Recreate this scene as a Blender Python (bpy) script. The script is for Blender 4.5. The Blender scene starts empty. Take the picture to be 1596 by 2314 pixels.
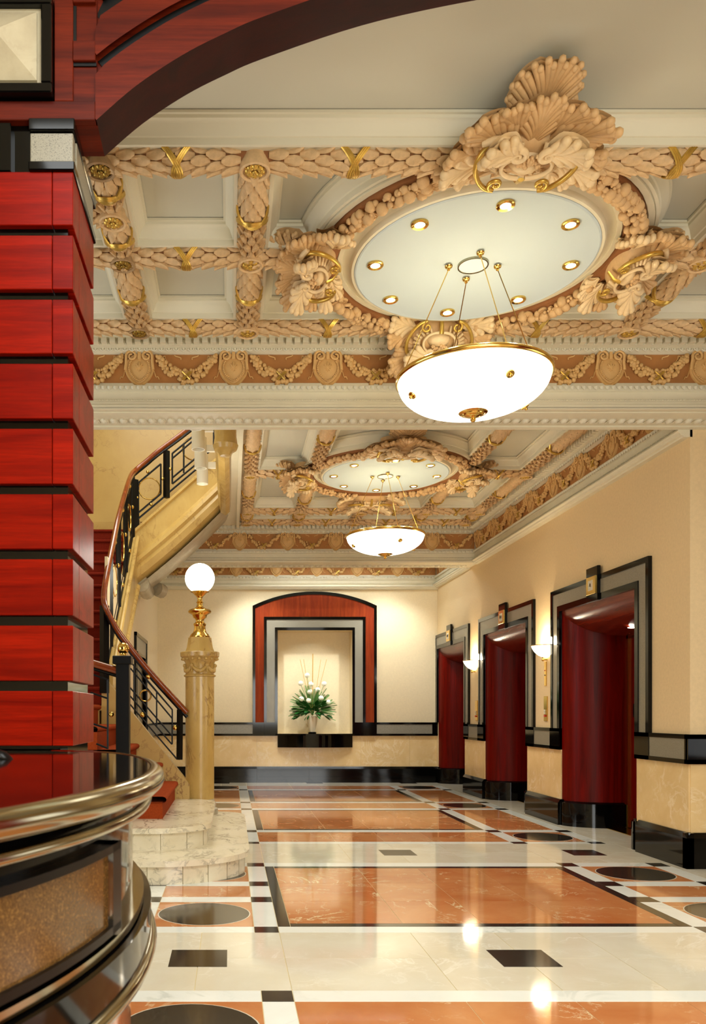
import bpy, bmesh, math, random
from math import sin, cos, pi, radians, sqrt, atan2
from mathutils import Matrix, Vector
from mathutils.geometry import tessellate_polygon
random.seed(7)
S = bpy.context.scene
COL = S.collection
EYE = 1.25

# ---------------------------------------------------------------- camera
cd = bpy.data.cameras.new('camera')
cam = bpy.data.objects.new('camera', cd); COL.objects.link(cam)
cam.location = (0, 0, EYE); cam.rotation_euler = (pi/2, 0, 0)
cd.sensor_fit = 'HORIZONTAL'; cd.sensor_width = 36.0
cd.lens = 36.0*1870/1596
cd.shift_x = (798-521)/1596.0
cd.shift_y = (1610-1157)/1596.0
cd.clip_start = 0.05; cd.clip_end = 100
cd.dof.use_dof = True; cd.dof.focus_distance = 7.0; cd.dof.aperture_fstop = 10.0
S.camera = cam

# ---------------------------------------------------------------- world, exposure
w = bpy.data.worlds.new('world'); S.world = w; w.use_nodes = True
w.node_tree.nodes['Background'].inputs[0].default_value = (1.0, 0.86, 0.62, 1)
w.node_tree.nodes['Background'].inputs[1].default_value = 0.05
S.view_settings.view_transform = 'Standard'; S.view_settings.look = 'None'
S.view_settings.exposure = 1.0; S.view_settings.gamma = 1.0
S.view_settings.use_curve_mapping = False

WARM = (1.0, 0.99, 0.90); NEUT = (0.96, 1.0, 1.0)
def light(kind, name, loc, energy, color=WARM, size=0.2, sizey=None, rot=(0, 0, 0), spot=90, blend=0.6):
    d = bpy.data.lights.new(name, kind); d.energy = energy; d.color = color
    if kind == 'AREA':
        d.size = size
        if sizey: d.shape = 'RECTANGLE'; d.size_y = sizey
    else:
        d.shadow_soft_size = size
    if kind == 'SPOT': d.spot_size = radians(spot); d.spot_blend = blend
    o = bpy.data.objects.new(name, d); o.location = loc; o.rotation_euler = rot; COL.objects.link(o)
    return o
# large area lights: lobby ceiling behind the camera, light over the stairs, added unseen fills
light('AREA', 'lobby_ceiling_light', (0.6, -0.5, 4.5), 150, NEUT, 3.4, 3.4)
light('AREA', 'lobby_front_fill', (2.2, -2.6, 1.7), 85, NEUT, 3.0, 1.8, rot=(radians(108), 0, 0))  # added frontal fill for the bay ceiling, not a fixture
light('AREA', 'hall_side_fill', (-3.6, 4.7, 1.9), 30, NEUT, 2.0, 2.4, rot=(0, radians(-112), 0))  # unseen fill added at the left to lift the upper surfaces
light('AREA', 'alcove_side_fill', (5.3, 4.4, 1.7), 12, NEUT, 2.0, 2.0, rot=(0, radians(115), 0))  # unseen counterpart fill, added beyond the right edge
light('AREA', 'stairwell_light', (-1.0, 9.2, 6.3), 60, WARM, 1.8, 3.0)  # broad area light above the stairwell opening
light('AREA', 'inner_hall_fill', (1.8, 13.7, 4.0), 125, NEUT, 2.4, 1.0)  # added fill for ambient bounce on back wall and wainscot
for x in (0.45, 2.75):
    light('SPOT', 'wall_washer', (x, 13.7, 3.9), 90, NEUT, 0.05, rot=(radians(24), 0, radians(0)), spot=84, blend=0.9)
light('SPOT', 'niche_spot', (1.35, 13.2, 3.6), 60, NEUT, 0.03, rot=(radians(40), 0, radians(-4)), spot=44, blend=0.7)

# ---------------------------------------------------------------- materials
def lin(c):
    return tuple(((v/255)/12.92 if v/255 <= 0.04045 else (((v/255)+0.055)/1.055)**2.4) for v in c)
MATS = {}
def newmat(name):
    m = bpy.data.materials.new(name); m.use_nodes = True; MATS[name] = m
    nt = m.node_tree; b = nt.nodes['Principled BSDF']
    return m, nt, b
def N(nt, t, **kw):
    n = nt.nodes.new(t)
    for k, v in kw.items(): setattr(n, k, v)
    return n
def coords(nt, scale=(1, 1, 1), rnd=True):
    tc = N(nt, 'ShaderNodeTexCoord'); mp = N(nt, 'ShaderNodeMapping'); mp.inputs['Scale'].default_value = scale
    nt.links.new(tc.outputs['Object'], mp.inputs[0])
    if rnd:
        oi = N(nt, 'ShaderNodeObjectInfo'); mu = N(nt, 'ShaderNodeMath', operation='MULTIPLY'); mu.inputs[1].default_value = 61.0
        nt.links.new(oi.outputs['Random'], mu.inputs[0]); nt.links.new(mu.outputs[0], mp.inputs['Location'])
    return mp.outputs[0]
def noise(nt, vec, scale, detail=4, rough=0.55, dist=0.0):
    n = N(nt, 'ShaderNodeTexNoise'); n.inputs['Scale'].default_value = scale; n.inputs['Detail'].default_value = detail
    n.inputs['Roughness'].default_value = rough; n.inputs['Distortion'].default_value = dist
    nt.links.new(vec, n.inputs['Vector']); return n.outputs['Fac']
def mixc(nt, fac, a, b):
    m = N(nt, 'ShaderNodeMix', data_type='RGBA')
    for i, v in ((0, fac), (6, a), (7, b)):
        if isinstance(v, (tuple, list)): m.inputs[i].default_value = (*v[:3], 1)
        elif isinstance(v, float): m.inputs[i].default_value = v
        else: nt.links.new(v, m.inputs[i])
    return m.outputs[2]
def rng(nt, v, a, b, c=0.0, d=1.0):
    m = N(nt, 'ShaderNodeMapRange'); nt.links.new(v, m.inputs[0])
    for i, x in enumerate((a, b, c, d)): m.inputs[i+1].default_value = x
    return m.outputs[0]
def bump(nt, b, h, strength=0.2, dist=0.01):
    n = N(nt, 'ShaderNodeBump'); n.inputs['Strength'].default_value = strength; n.inputs['Distance'].default_value = dist
    nt.links.new(h, n.inputs['Height']); nt.links.new(n.outputs[0], b.inputs['Normal'])
def plain(name, c, rough=0.5, metal=0.0, spec=0.5, var=0.0, vs=6.0, bmp=0.0, bs=60.0):
    m, nt, b = newmat(name)
    b.inputs['Base Color'].default_value = (*lin(c), 1)
    b.inputs['Roughness'].default_value = rough; b.inputs['Metallic'].default_value = metal
    b.inputs['Specular IOR Level'].default_value = spec
    v = coords(nt, rnd=False)
    if var:
        c2 = tuple(x*(1-var) for x in lin(c))
        nt.links.new(mixc(nt, rng(nt, noise(nt, v, vs, 5), 0.3, 0.7), lin(c), c2), b.inputs['Base Color'])
    if bmp: bump(nt, b, noise(nt, v, bs, 3), bmp, 0.004)
    return m
def marble(name, c1, c2, vein, scale=3.0, vw=0.012, rough=0.12, rnd=True, stretch=(1, 1, 1), v2=0.6):
    m, nt, b = newmat(name); v = coords(nt, stretch, rnd)
    base = mixc(nt, rng(nt, noise(nt, v, scale*1.3, 6, 0.6, 0.4), 0.3, 0.7), lin(c1), lin(c2))
    def veins(sc, w_, d):
        f = noise(nt, v, sc, 7, 0.6, d)
        a = N(nt, 'ShaderNodeMath', operation='SUBTRACT'); nt.links.new(f, a.inputs[0]); a.inputs[1].default_value = 0.5
        c = N(nt, 'ShaderNodeMath', operation='ABSOLUTE'); nt.links.new(a.outputs[0], c.inputs[0])
        g = rng(nt, c.outputs[0], 0.0, w_, 1.0, 0.0)
        msk = rng(nt, noise(nt, v, sc*0.7, 2), 0.48, 0.62)
        mm = N(nt, 'ShaderNodeMath', operation='MULTIPLY'); nt.links.new(g, mm.inputs[0]); nt.links.new(msk, mm.inputs[1])
        return mm.outputs[0]
    c = mixc(nt, veins(scale, vw, 0.8), base, lin(vein))
    if v2:
        mm = N(nt, 'ShaderNodeMath', operation='MULTIPLY'); nt.links.new(veins(scale*2.3, vw*1.3, 0.5), mm.inputs[0]); mm.inputs[1].default_value = v2
        c = mixc(nt, mm.outputs[0], c, lin(vein))
    nt.links.new(c, b.inputs['Base Color']); b.inputs['Roughness'].default_value = rough
    return m
def granite(name, c1, c2, c3, scale=140, rough=0.25):
    m, nt, b = newmat(name); v = coords(nt, rnd=False)
    a = mixc(nt, rng(nt, noise(nt, v, scale, 3, 0.7), 0.42, 0.58), lin(c1), lin(c2))
    c = mixc(nt, rng(nt, noise(nt, v, scale*0.6, 2, 0.6), 0.58, 0.64), a, lin(c3))
    nt.links.new(c, b.inputs['Base Color']); b.inputs['Roughness'].default_value = rough
    return m
def wood(name, c1, c2, axis='x', rough=0.25, scale=5.0, coat=0.4, spec=0.5):
    m, nt, b = newmat(name)
    st = {'x': (0.25, 5, 5), 'y': (5, 0.25, 5), 'z': (5, 5, 0.25)}[axis]
    v = coords(nt, st, True)
    a = mixc(nt, rng(nt, noise(nt, v, scale*0.5, 4, 0.55, 1.2), 0.32, 0.68), lin(c1), lin(c2))
    fine = rng(nt, noise(nt, v, scale*6, 4, 0.7), 0.35, 0.75, 0.72, 1.08)
    hs = N(nt, 'ShaderNodeHueSaturation'); nt.links.new(a, hs.inputs['Color']); nt.links.new(fine, hs.inputs['Value'])
    nt.links.new(hs.outputs[0], b.inputs['Base Color']); b.inputs['Roughness'].default_value = rough
    b.inputs['Specular IOR Level'].default_value = spec; b.inputs['Coat Weight'].default_value = coat; b.inputs['Coat Roughness'].default_value = 0.12
    return m
def emit(name, c, strength):
    m, nt, b = newmat(name)
    b.inputs['Base Color'].default_value = (*lin(c), 1)
    b.inputs['Emission Color'].default_value = (*lin(c), 1); b.inputs['Emission Strength'].default_value = strength
    return m

plain('plaster', (222, 216, 192), 0.75, var=0.05, vs=2)
plain('flat_ceiling', (200, 198, 180), 0.85)
plain('dome', (188, 200, 202), 0.7)
plain('trim_cream', (222, 214, 186), 0.6, var=0.05, vs=9)
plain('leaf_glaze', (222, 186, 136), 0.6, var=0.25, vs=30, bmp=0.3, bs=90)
plain('core_glaze_shade', (146, 92, 46), 0.75, var=0.2, vs=20)  # brown recess glaze, darkened to paint shade into gaps between leaves
plain('carved', (218, 178, 124), 0.55, var=0.22, vs=14, bmp=0.25, bs=70)
plain('carved_pale', (234, 206, 158), 0.5, var=0.15, vs=16, bmp=0.2, bs=70)
plain('frieze_ground', (180, 122, 62), 0.75, var=0.2, vs=8)
plain('frieze_relief', (222, 178, 112), 0.6, var=0.15, vs=18)
plain('gilt', (214, 176, 84), 0.32, metal=0.7, var=0.25, vs=30)
plain('brass', (230, 192, 104), 0.14, metal=1.0)
plain('steel', (172, 166, 140), 0.14, metal=1.0, var=0.1)
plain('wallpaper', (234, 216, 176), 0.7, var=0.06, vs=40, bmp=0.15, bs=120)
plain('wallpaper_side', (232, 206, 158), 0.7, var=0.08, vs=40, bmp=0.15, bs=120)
plain('black_iron', (9, 8, 7), 0.35, spec=.25)
plain('black_granite', (8, 7, 6), 0.07, spec=0.28, var=0.3, vs=60)
granite('grey_granite', (128, 122, 104), (150, 144, 126), (78, 72, 62), 420, 0.3)
granite('brown_granite', (104, 74, 36), (76, 50, 22), (126, 92, 48), 300, 0.15)
granite('floor_black', (38, 34, 28), (52, 47, 38), (66, 60, 50), 120, 0.1)
marble('floor_orange', (206, 144, 92), (184, 108, 58), (236, 220, 176), 1.3, 0.010, 0.06, v2=0.5)
marble('floor_beige', (224, 218, 198), (214, 204, 178), (232, 228, 212), 2.0, 0.02, 0.06)
marble('floor_white', (240, 242, 234), (232, 234, 224), (212, 216, 206), 2.0, 0.03, 0.06, v2=0)
plain('grout', (214, 196, 146), 0.6)
marble('step_marble', (232, 222, 196), (220, 208, 176), (140, 132, 112), 3.6, 0.03, 0.2, stretch=(1, .5, 1))
marble('yellow_marble', (208, 176, 106), (190, 156, 86), (156, 120, 66), 3.0, 0.022, 0.25, stretch=(1, 1, .5))
marble('stair_marble', (200, 168, 98), (184, 148, 80), (140, 100, 50), 1.0, 0.010, 0.35, v2=0.5)
marble('wainscot', (238, 208, 152), (226, 192, 134), (244, 222, 180), 3.0, 0.03, 0.15)
wood('pillar_wood', (152, 22, 2), (112, 8, 0), 'x', 0.3, coat=0.0, spec=.1)
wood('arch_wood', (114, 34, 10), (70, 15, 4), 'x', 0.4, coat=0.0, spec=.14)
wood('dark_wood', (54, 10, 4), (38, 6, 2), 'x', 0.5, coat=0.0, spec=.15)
wood('lift_wood', (122, 10, 2), (84, 5, 0), 'z', 0.33, coat=0.0, spec=.15)
wood('lift_head_wood', (134, 46, 24), (100, 24, 12), 'y', 0.25, coat=.1, spec=.3)
wood('niche_wood', (156, 62, 18), (132, 42, 10), 'z', 0.45, coat=0.0, spec=.12)
wood('rail_wood', (150, 72, 26), (120, 48, 16), 'y', 0.2)
plain('carpet', (160, 66, 26), 0.95, spec=0.1, var=0.25, vs=60, bmp=0.6, bs=300)
plain('carpet_shaded', (120, 34, 18), 0.95, spec=0.1, var=0.25, vs=60, bmp=0.6, bs=300)  # same carpet as the lower flight, with shade painted into the colour
marble('pale_marble', (190, 180, 152), (168, 156, 130), (170, 158, 132), 4.0, 0.03, 0.25)
marble('body_marble', (200, 122, 74), (186, 104, 58), (226, 190, 150), 1.6, 0.02, 0.08)
plain('ceramic', (238, 224, 190), 0.3)
plain('petal', (250, 248, 226), 0.6)
plain('leaf_dark', (40, 100, 38), 0.3)
plain('leaf_fern', (96, 150, 70), 0.5)
plain('reed', (216, 170, 84), 0.5)
plain('lens_white', (230, 236, 230), 0.1)
plain('sign_white', (216, 208, 184), 0.4)
plain('red_lamp', (190, 50, 30), 0.4)
plain('spot_white', (226, 218, 196), 0.45)
emit('bowl_glow', (255, 250, 236), 1.3)
emit('globe_glow', (255, 246, 218), 4.0)
emit('sconce_glow', (255, 240, 205), 2.0)
emit('lens_glow', (255, 246, 225), 5.0)

# ---------------------------------------------------------------- mesh builder
WM = {}
def link(o, parent, M=None):
    M = M or Matrix.Identity(4)
    COL.objects.link(o); o.matrix_basis = M
    if parent is not None:
        o.parent = parent; o.matrix_parent_inverse = WM[parent.name].inverted()
    WM[o.name] = M.copy()
    return o
def empty(name, loc, label=None, cat=None, group=None, parent=None):
    o = bpy.data.objects.new(name, None); o.empty_display_size = 0.1
    link(o, parent, Matrix.Translation(loc)); tag(o, label, cat, group); return o
def tag(o, label=None, cat=None, group=None, kind=None):
    if label: o['label'] = label
    if cat: o['category'] = cat
    if group: o['group'] = group
    if kind: o['kind'] = kind
    return o
def inst(name, me, parent, M):
    return link(bpy.data.objects.new(name, me), parent, M)
class MB:
    def __init__(s): s.v = []; s.f = []
    def add(s, vs, fs, M=None):
        k = len(s.v)
        if M is not None: vs = [M @ Vector(v) for v in vs]
        s.v += [tuple(v) for v in vs]; s.f += [tuple(i+k for i in f) for f in fs]; return s
    def join(s, o, M=None): return s.add(o.v, o.f, M)
    def box(s, x0, x1, y0, y1, z0, z1, M=None):
        if x0 > x1: x0, x1 = x1, x0
        if y0 > y1: y0, y1 = y1, y0
        if z0 > z1: z0, z1 = z1, z0
        return s.add([(x0,y0,z0),(x1,y0,z0),(x1,y1,z0),(x0,y1,z0),(x0,y0,z1),(x1,y0,z1),(x1,y1,z1),(x0,y1,z1)],
            [(0,3,2,1),(4,5,6,7),(0,1,5,4),(1,2,6,5),(2,3,7,6),(3,0,4,7)], M)
    def bbox(s, x0, x1, y0, y1, z0, z1, b, M=None):       # box with bevelled edges
        bm = bmesh.new(); vs = [bm.verts.new(p) for p in [(x0,y0,z0),(x1,y0,z0),(x1,y1,z0),(x0,y1,z0),(x0,y0,z1),(x1,y0,z1),(x1,y1,z1),(x0,y1,z1)]]
        for f in [(0,3,2,1),(4,5,6,7),(0,1,5,4),(1,2,6,5),(2,3,7,6),(3,0,4,7)]: bm.faces.new([vs[i] for i in f])
        bmesh.ops.bevel(bm, geom=bm.edges[:], offset=b, segments=1, affect='EDGES')
        bm.verts.index_update(); s.add([v.co[:] for v in bm.verts], [[v.index for v in f.verts] for f in bm.faces], M); bm.free(); return s
    def prism(s, poly, a, b, axis='y', M=None):           # poly in the other two axes, extruded a..b
        n = len(poly)
        def P(p, t): return {'x': (t, p[0], p[1]), 'y': (p[0], t, p[1]), 'z': (p[0], p[1], t)}[axis]
        vs = [P(p, a) for p in poly] + [P(p, b) for p in poly]
        fs = [(i, (i+1) % n, n+(i+1) % n, n+i) for i in range(n)]
        tr = tessellate_polygon([[Vector((p[0], p[1], 0)) for p in poly]])
        fs += [tuple(t) for t in tr] + [tuple(n+i for i in reversed(t)) for t in tr]
        return s.add(vs, fs, M)
    def grid(s, rows, closed_u=False, closed_v=False, M=None):
        nu, nv = len(rows), len(rows[0]); fs = []
        for i in range(nu if closed_u else nu-1):
            for j in range(nv if closed_v else nv-1):
                a, b = i, (i+1) % nu; c, d = j, (j+1) % nv
                fs.append((a*nv+c, b*nv+c, b*nv+d, a*nv+d))
        return s.add([p for r in rows for p in r], fs, M)
    def lathe(s, prof, c=(0, 0, 0), n=24, a0=0.0, a1=2*pi, M=None, sx=1.0, sy=1.0):
        full = abs(a1-a0-2*pi) < 1e-6; m = n if full else n+1
        rows = [[(c[0]+r*sx*cos(a0+(a1-a0)*k/n), c[1]+r*sy*sin(a0+(a1-a0)*k/n), c[2]+z) for r, z in prof] for k in range(m)]
        return s.grid(rows, closed_u=full, M=M)
    def tube(s, path, r, n=8, closed=False, cap=True, M=None, flat=1.0):
        P = [Vector(p) for p in path]; m = len(P); rows = []
        R = r if isinstance(r, (list, tuple)) else [r]*m
        up = None
        for i in range(m):
            t = (P[(i+1) % m]-P[i-1]) if (closed or 0 < i < m-1) else (P[1]-P[0] if i == 0 else P[-1]-P[-2])
            t = t.normalized() if t.length > 1e-9 else Vector((0, 0, 1))
            if up is None: up = Vector((0, 0, 1)) if abs(t.z) < 0.9 else Vector((1, 0, 0))
            x = t.cross(up)
            if x.length < 1e-6: x = t.cross(Vector((1, 0.3, 0)))
            x.normalize(); y = x.cross(t).normalized(); up = y
            rows.append([P[i] + x*(R[i]*cos(2*pi*k/n)) + y*(R[i]*flat*sin(2*pi*k/n)) for k in range(n)])
        s.grid(rows, closed_u=closed, closed_v=True, M=M)
        if cap and not closed:
            k = len(s.v)-m*n
            s.f.append(tuple(k+i for i in range(n))); s.f.append(tuple(k+(m-1)*n+i for i in reversed(range(n))))
        return s
    def sphere(s, c, r, u=10, v=7, sc=(1, 1, 1), M=None):
        vs = [(c[0], c[1], c[2]-r*sc[2])]
        for j in range(1, v):
            a = -pi/2+pi*j/v
            vs += [(c[0]+r*sc[0]*cos(a)*cos(2*pi*i/u), c[1]+r*sc[1]*cos(a)*sin(2*pi*i/u), c[2]+r*sc[2]*sin(a)) for i in range(u)]
        vs.append((c[0], c[1], c[2]+r*sc[2])); fs = []
        for i in range(u):
            fs.append((0, 1+(i+1) % u, 1+i))
            for j in range(v-2): fs.append((1+j*u+i, 1+j*u+(i+1) % u, 1+(j+1)*u+(i+1) % u, 1+(j+1)*u+i))
            fs.append((1+(v-2)*u+i, 1+(v-2)*u+(i+1) % u, len(vs)-1))
        return s.add(vs, fs, M)
    def mesh(s, name, m, smooth=None):
        me = bpy.data.meshes.new(name); me.from_pydata(s.v, [], s.f)
        bm = bmesh.new(); bm.from_mesh(me); bmesh.ops.recalc_face_normals(bm, faces=bm.faces[:]); bm.to_mesh(me); bm.free()
        me.materials.append(MATS[m]); 
        if smooth is not None:
            me.shade_smooth(); me.set_sharp_from_angle(angle=radians(smooth))
        return me
    def build(s, name, m, parent=None, smooth=None, M=None, kind=None, label=None):
        o = link(bpy.data.objects.new(name, s.mesh(name, m, smooth)), parent, M)
        if kind: o['kind'] = kind
        if label: o['label'] = label
        return o
def thing(o, label, cat, group=None): return tag(o, label, cat, group)
def at(px, py, Y): return Vector(((px-521)*Y/1870, Y, EYE+(1610-py)*Y/1870))
def offset(poly, d):                                      # inward offset of a closed counter-clockwise outline
    n = len(poly); out = []
    for i in range(n):
        p0, p1, p2 = Vector(poly[i-1]), Vector(poly[i]), Vector(poly[(i+1) % n])
        a = (p1-p0).normalized(); b = (p2-p1).normalized()
        na, nb = Vector((-a.y, a.x)), Vector((-b.y, b.x)); m = na+nb
        if m.length < 1e-6: m = na
        m.normalize(); k = d/max(0.3, m.dot(na)); out.append((p1.x+m.x*k, p1.y+m.y*k))
    return out
def area2(p): return sum(p[i-1][0]*p[i][1]-p[i][0]*p[i-1][1] for i in range(len(p)))
def ccw(p): return p if area2(p) > 0 else list(reversed(p))
# ================================================================ FLOOR
floor = MB().box(-4.6, 5.6, -3.2, 14.85, -0.12, -0.002).build('floor', 'grout', kind='structure')
G = 0.0018
tile_cache = {}
def tile(x0, x1, y0, y1, m):
    return MB().box(x0+G, x1-G, y0+G, y1-G, -0.02, 0.0).build('tile', m, floor)
XC = [(-4.6, -.60, 'beyond'), (-.60, -.464, 'band'), (-.464, .137, 'side'), (.137, .277, 'band'), (.277, 2.70, 'main'),
      (2.70, 2.84, 'band'), (2.84, 3.44, 'side'), (3.44, 3.58, 'band')]
rows = [(14.08, 14.85, 'beige'), (13.47, 14.08, 'circ'), (13.30, 13.47, 'w'), (11.59, 13.30, 'panel'), (11.42, 11.59, 'w'), (10.79, 11.42, 'circ'),
        (10.62, 10.79, 'w'), (8.80, 10.62, 'panel'), (8.64, 8.80, 'w'), (8.0, 8.64, 'circ'), (7.88, 8.0, 'w'), (6.875, 7.88, 'beige'),
        (6.717, 6.875, 'w'), (4.83, 6.717, 'bigpanel'), (4.70, 4.83, 'w'), (3.72, 4.70, 'beige'), (3.577, 3.72, 'w'), (2.95, 3.577, 'circ'),
        (2.80, 2.95, 'w'), (0.9, 2.80, 'panel'), (0.76, 0.9, 'w'), (-3.2, 0.76, 'beige')]
JX = [.277, 1.02, 1.495, 1.97, 2.70]
def disc(cx, cy, r, m='floor_black'):
    MB().lathe([(0, 0.0006), (r+.007, 0.0006), (r+.007, -.01)], (cx, cy, 0), 40).build('inlay_ring', 'floor_beige', floor)
    MB().lathe([(0, 0.0014), (r, 0.0014), (r, -.01)], (cx, cy, 0), 40).build('inlay_disc', m, floor)
def circ_tile(x0, x1, y0, y1):
    tile(x0, x1, y0, y1, 'floor_orange'); disc((x0+x1)/2, (y0+y1)/2, min(x1-x0, y1-y0)/2-.02)
for y0, y1, k in rows:
    if k == 'beige':
        xs = [-4.6, -2.0, -1.08, -.162, .277, 1.02, 1.495, 1.97, 2.70, 3.15, 3.66, 4.6, 5.6]
        ym = (y0+y1)/2
        for a, b in zip(xs, xs[1:]):
            n = 2 if y1-y0 > .9 else 1
            if y1-y0 > 2: n = 6
            for q in range(n): tile(a, b, y0+(y1-y0)*q/n, y0+(y1-y0)*(q+1)/n, 'floor_beige')
        sq = [-.162, 1.49, 3.15]
        if 6 < y0 < 8: sq += [3.98]
        for cx in sq:
            if y0 > 14: MB().box(cx-.145, cx+.145, 14.55, 14.80, -.01, 0.001).build('inlay_square', 'floor_black', floor)
            elif y0 > 0: MB().box(cx-.145, cx+.145, ym-.145, ym+.145, -.01, 0.001).build('inlay_square', 'floor_black', floor)
        continue
    for x0, x1, c in XC:
        if c == 'beyond': 
            tile(x0, x1, y0, y1, 'floor_white' if k == 'w' else 'floor_beige'); continue
        if k == 'w': tile(x0, x1, y0, y1, 'floor_black' if c == 'band' else 'floor_white'); continue
        if c == 'band':
            if k == 'bigpanel':
                ys = [4.83, 5.455, 5.61, 5.96, 6.12, 6.717]
                for q in range(5): tile(x0, x1, ys[q], ys[q+1], 'floor_black' if q in (1, 3) else 'floor_white')
            else: tile(x0, x1, y0, y1, 'floor_white')
            continue
        if c == 'side':
            if k == 'bigpanel':
                circ_tile(x0, x1, 4.83, 5.455); tile(x0, x1, 5.455, 5.61, 'floor_white'); tile(x0, x1, 5.61, 5.96, 'floor_orange')
                tile(x0, x1, 5.96, 6.12, 'floor_white'); circ_tile(x0, x1, 6.12, 6.717)
            elif k == 'circ': circ_tile(x0, x1, y0, y1)
            else: tile(x0, x1, y0, y1, 'floor_orange')
            continue
        if k == 'circ':
            for a, b in zip(JX, JX[1:]): tile(a, b, y0, y1, 'floor_orange')
        else:
            bw = .074
            tile(x0, x0+bw, y0, y1, 'floor_black'); tile(x1-bw, x1, y0, y1, 'floor_black')
            tile(x0+bw, x1-bw, y0, y0+bw, 'floor_black'); tile(x0+bw, x1-bw, y1-bw, y1, 'floor_black')
            xs = [x0+bw, 1.02, 1.495, 1.97, x1-bw]
            n = 3 if k == 'bigpanel' else 2
            for a, b in zip(xs, xs[1:]):
                for q in range(n):
                    h = (y1-y0-2*bw)/n; tile(a, b, y0+bw+h*q, y0+bw+h*(q+1), 'floor_orange')
# beige margin by the lifts
for y0, y1, k in rows:
    if k != 'beige': tile(3.58, 5.6, y0, y1, 'floor_beige')

# ================================================================ SHELL
ZT = 4.05; ZC = 4.18; XW = 3.70
def struct(mb, name, m, parent=None, smooth=None):
    return mb.build(name, m, parent, smooth, kind='structure' if parent is None else None)
DOORS = [(7.51, 9.23), (10.28, 12.0), (13.02, 14.70)]
ZD = 2.375
# right wall with its three lift openings
wr = MB(); ys = [6.66]
for a, b in DOORS: wr.box(XW, XW+.15, ys[-1], a, 0, 4.3); wr.box(XW, XW+.15, a, b, ZD, 4.3); ys += [b]
wr.box(XW, XW+.15, ys[-1], 14.95, 0, 4.3)
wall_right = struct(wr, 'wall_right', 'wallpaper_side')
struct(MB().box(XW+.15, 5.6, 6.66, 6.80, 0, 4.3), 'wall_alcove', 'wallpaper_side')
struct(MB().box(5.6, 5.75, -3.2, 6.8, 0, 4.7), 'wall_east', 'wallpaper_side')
struct(MB().box(-4.75, -4.6, -3.2, 12.2, 0, 6.6), 'wall_west', 'wallpaper')
struct(MB().box(-4.6, 5.6, -3.35, -3.2, 0, 4.7), 'wall_front', 'wallpaper')
# back wall with the niche opening
NX0, NX1, NZ0, NZ1, YB = .841, 2.175, .867, 2.715, 14.79
wb = MB().box(-1.45, NX0, YB, YB+.15, 0, 4.3).box(NX1, 3.85, YB, YB+.15, 0, 4.3).box(NX0, NX1, YB, YB+.15, 0, NZ0).box(NX0, NX1, YB, YB+.15, NZ1, 4.3)
wall_back = struct(wb, 'wall_back', 'wallpaper')
nr = MB().box(NX0-.02, NX1+.02, YB+.30, YB+.34, NZ0-.02, NZ1+.02).box(NX0-.02, NX0, YB+.15, YB+.32, NZ0, NZ1).box(NX1, NX1+.02, YB+.15, YB+.32, NZ0, NZ1)
nr.box(NX0-.02, NX1+.02, YB+.15, YB+.32, NZ1, NZ1+.02).box(NX0-.02, NX1+.02, YB+.15, YB+.32, NZ0-.02, NZ0)
nr.build('niche_lining', 'wallpaper', wall_back)
# left wall below the stair, with a plain granite framed doorway
DL0, DL1, DLZ = 11.15, 12.62, 2.34
wl = MB().box(-1.33, -1.30, 8.75, DL0+.1, 0, 2.9).box(-1.45, -1.30, DL1-.1, YB, 0, 4.3).box(-1.45, -1.30, DL0+.1, DL1-.1, DLZ-.18, 4.0)
wall_left = struct(wl, 'wall_left', 'wallpaper')
struct(MB().box(-1.9, -1.88, DL0, DL1, 0, DLZ), 'door_1', 'dark_wood')
struct(MB().box(-4.6, .1, 12.02, 12.16, 4.02, 6.6), 'wall_stair', 'stair_marble')
struct(MB().box(-4.6, -1.45, 12.02, 12.16, 0, 4.02), 'wall_stair', 'stair_marble')
struct(MB().box(-4.6, .3, 6.6, 12.2, 6.6, 6.7), 'ceiling_stair', 'plaster')
struct(MB().box(-4.6, .3, 6.3, 6.66, 4.3, 6.6), 'wall_stair_front', 'plaster')
struct(MB().box(.13, .30, 6.66, 12.1, 4.3, 6.6), 'wall_stair_side', 'plaster')
struct(MB().box(-4.6, 5.6, -3.2, 2.9, 4.62, 4.7), 'ceiling_lobby', 'plaster')
# marble wainscot panels, base and rail ---------------------------------
def panels(parent, along, face, segs, z0, z1, m, name, th=.012):
    for a, b in segs:
        if along == 'y': MB().box(face-th, face, a+.001, b-.001, z0, z1).build(name, m, parent)
        else: MB().box(a+.001, b-.001, face-th, face, z0, z1).build(name, m, parent)
RZ0, RZ1, BZ = .835, 1.073, .285
segR = [(6.66, 7.51), (9.23, 10.28), (12.0, 13.02)]
panels(wall_right, 'y', XW, segR, BZ-.02, RZ0+.01, 'wainscot', 'marble_panel')
panels(wall_back, 'x', YB, [(-1.3, -.42), (-.42, .47), (.47, 1.40), (1.40, 2.33), (2.33, 3.2), (3.2, XW-.012)], BZ-.02, RZ0+.01, 'wainscot', 'marble_panel')
wa = struct(MB().box(XW+.0, 5.6, 6.648, 6.66, BZ-.02, RZ0+.01), 'wainscot_panel', 'wainscot')
wa.name = 'trim_9'
def base_run(name, along, face, a, b, out=.06):
    poly = [(0, 0), (out, 0), (out, BZ-.04), (out-.03, BZ), (0, BZ)]
    if along == 'y': mb = MB().prism([(face-p, z) for p, z in poly], a, b, 'y')
    else: mb = MB().prism([(face-p, z) for p, z in poly], a, b, 'x')
    return struct(mb, name, 'black_granite')
base_run('baseboard_right', 'y', XW, 6.60, 7.44); base_run('baseboard_right', 'y', XW, 9.20, 10.22); base_run('baseboard_right', 'y', XW, 11.97, 12.96)
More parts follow.
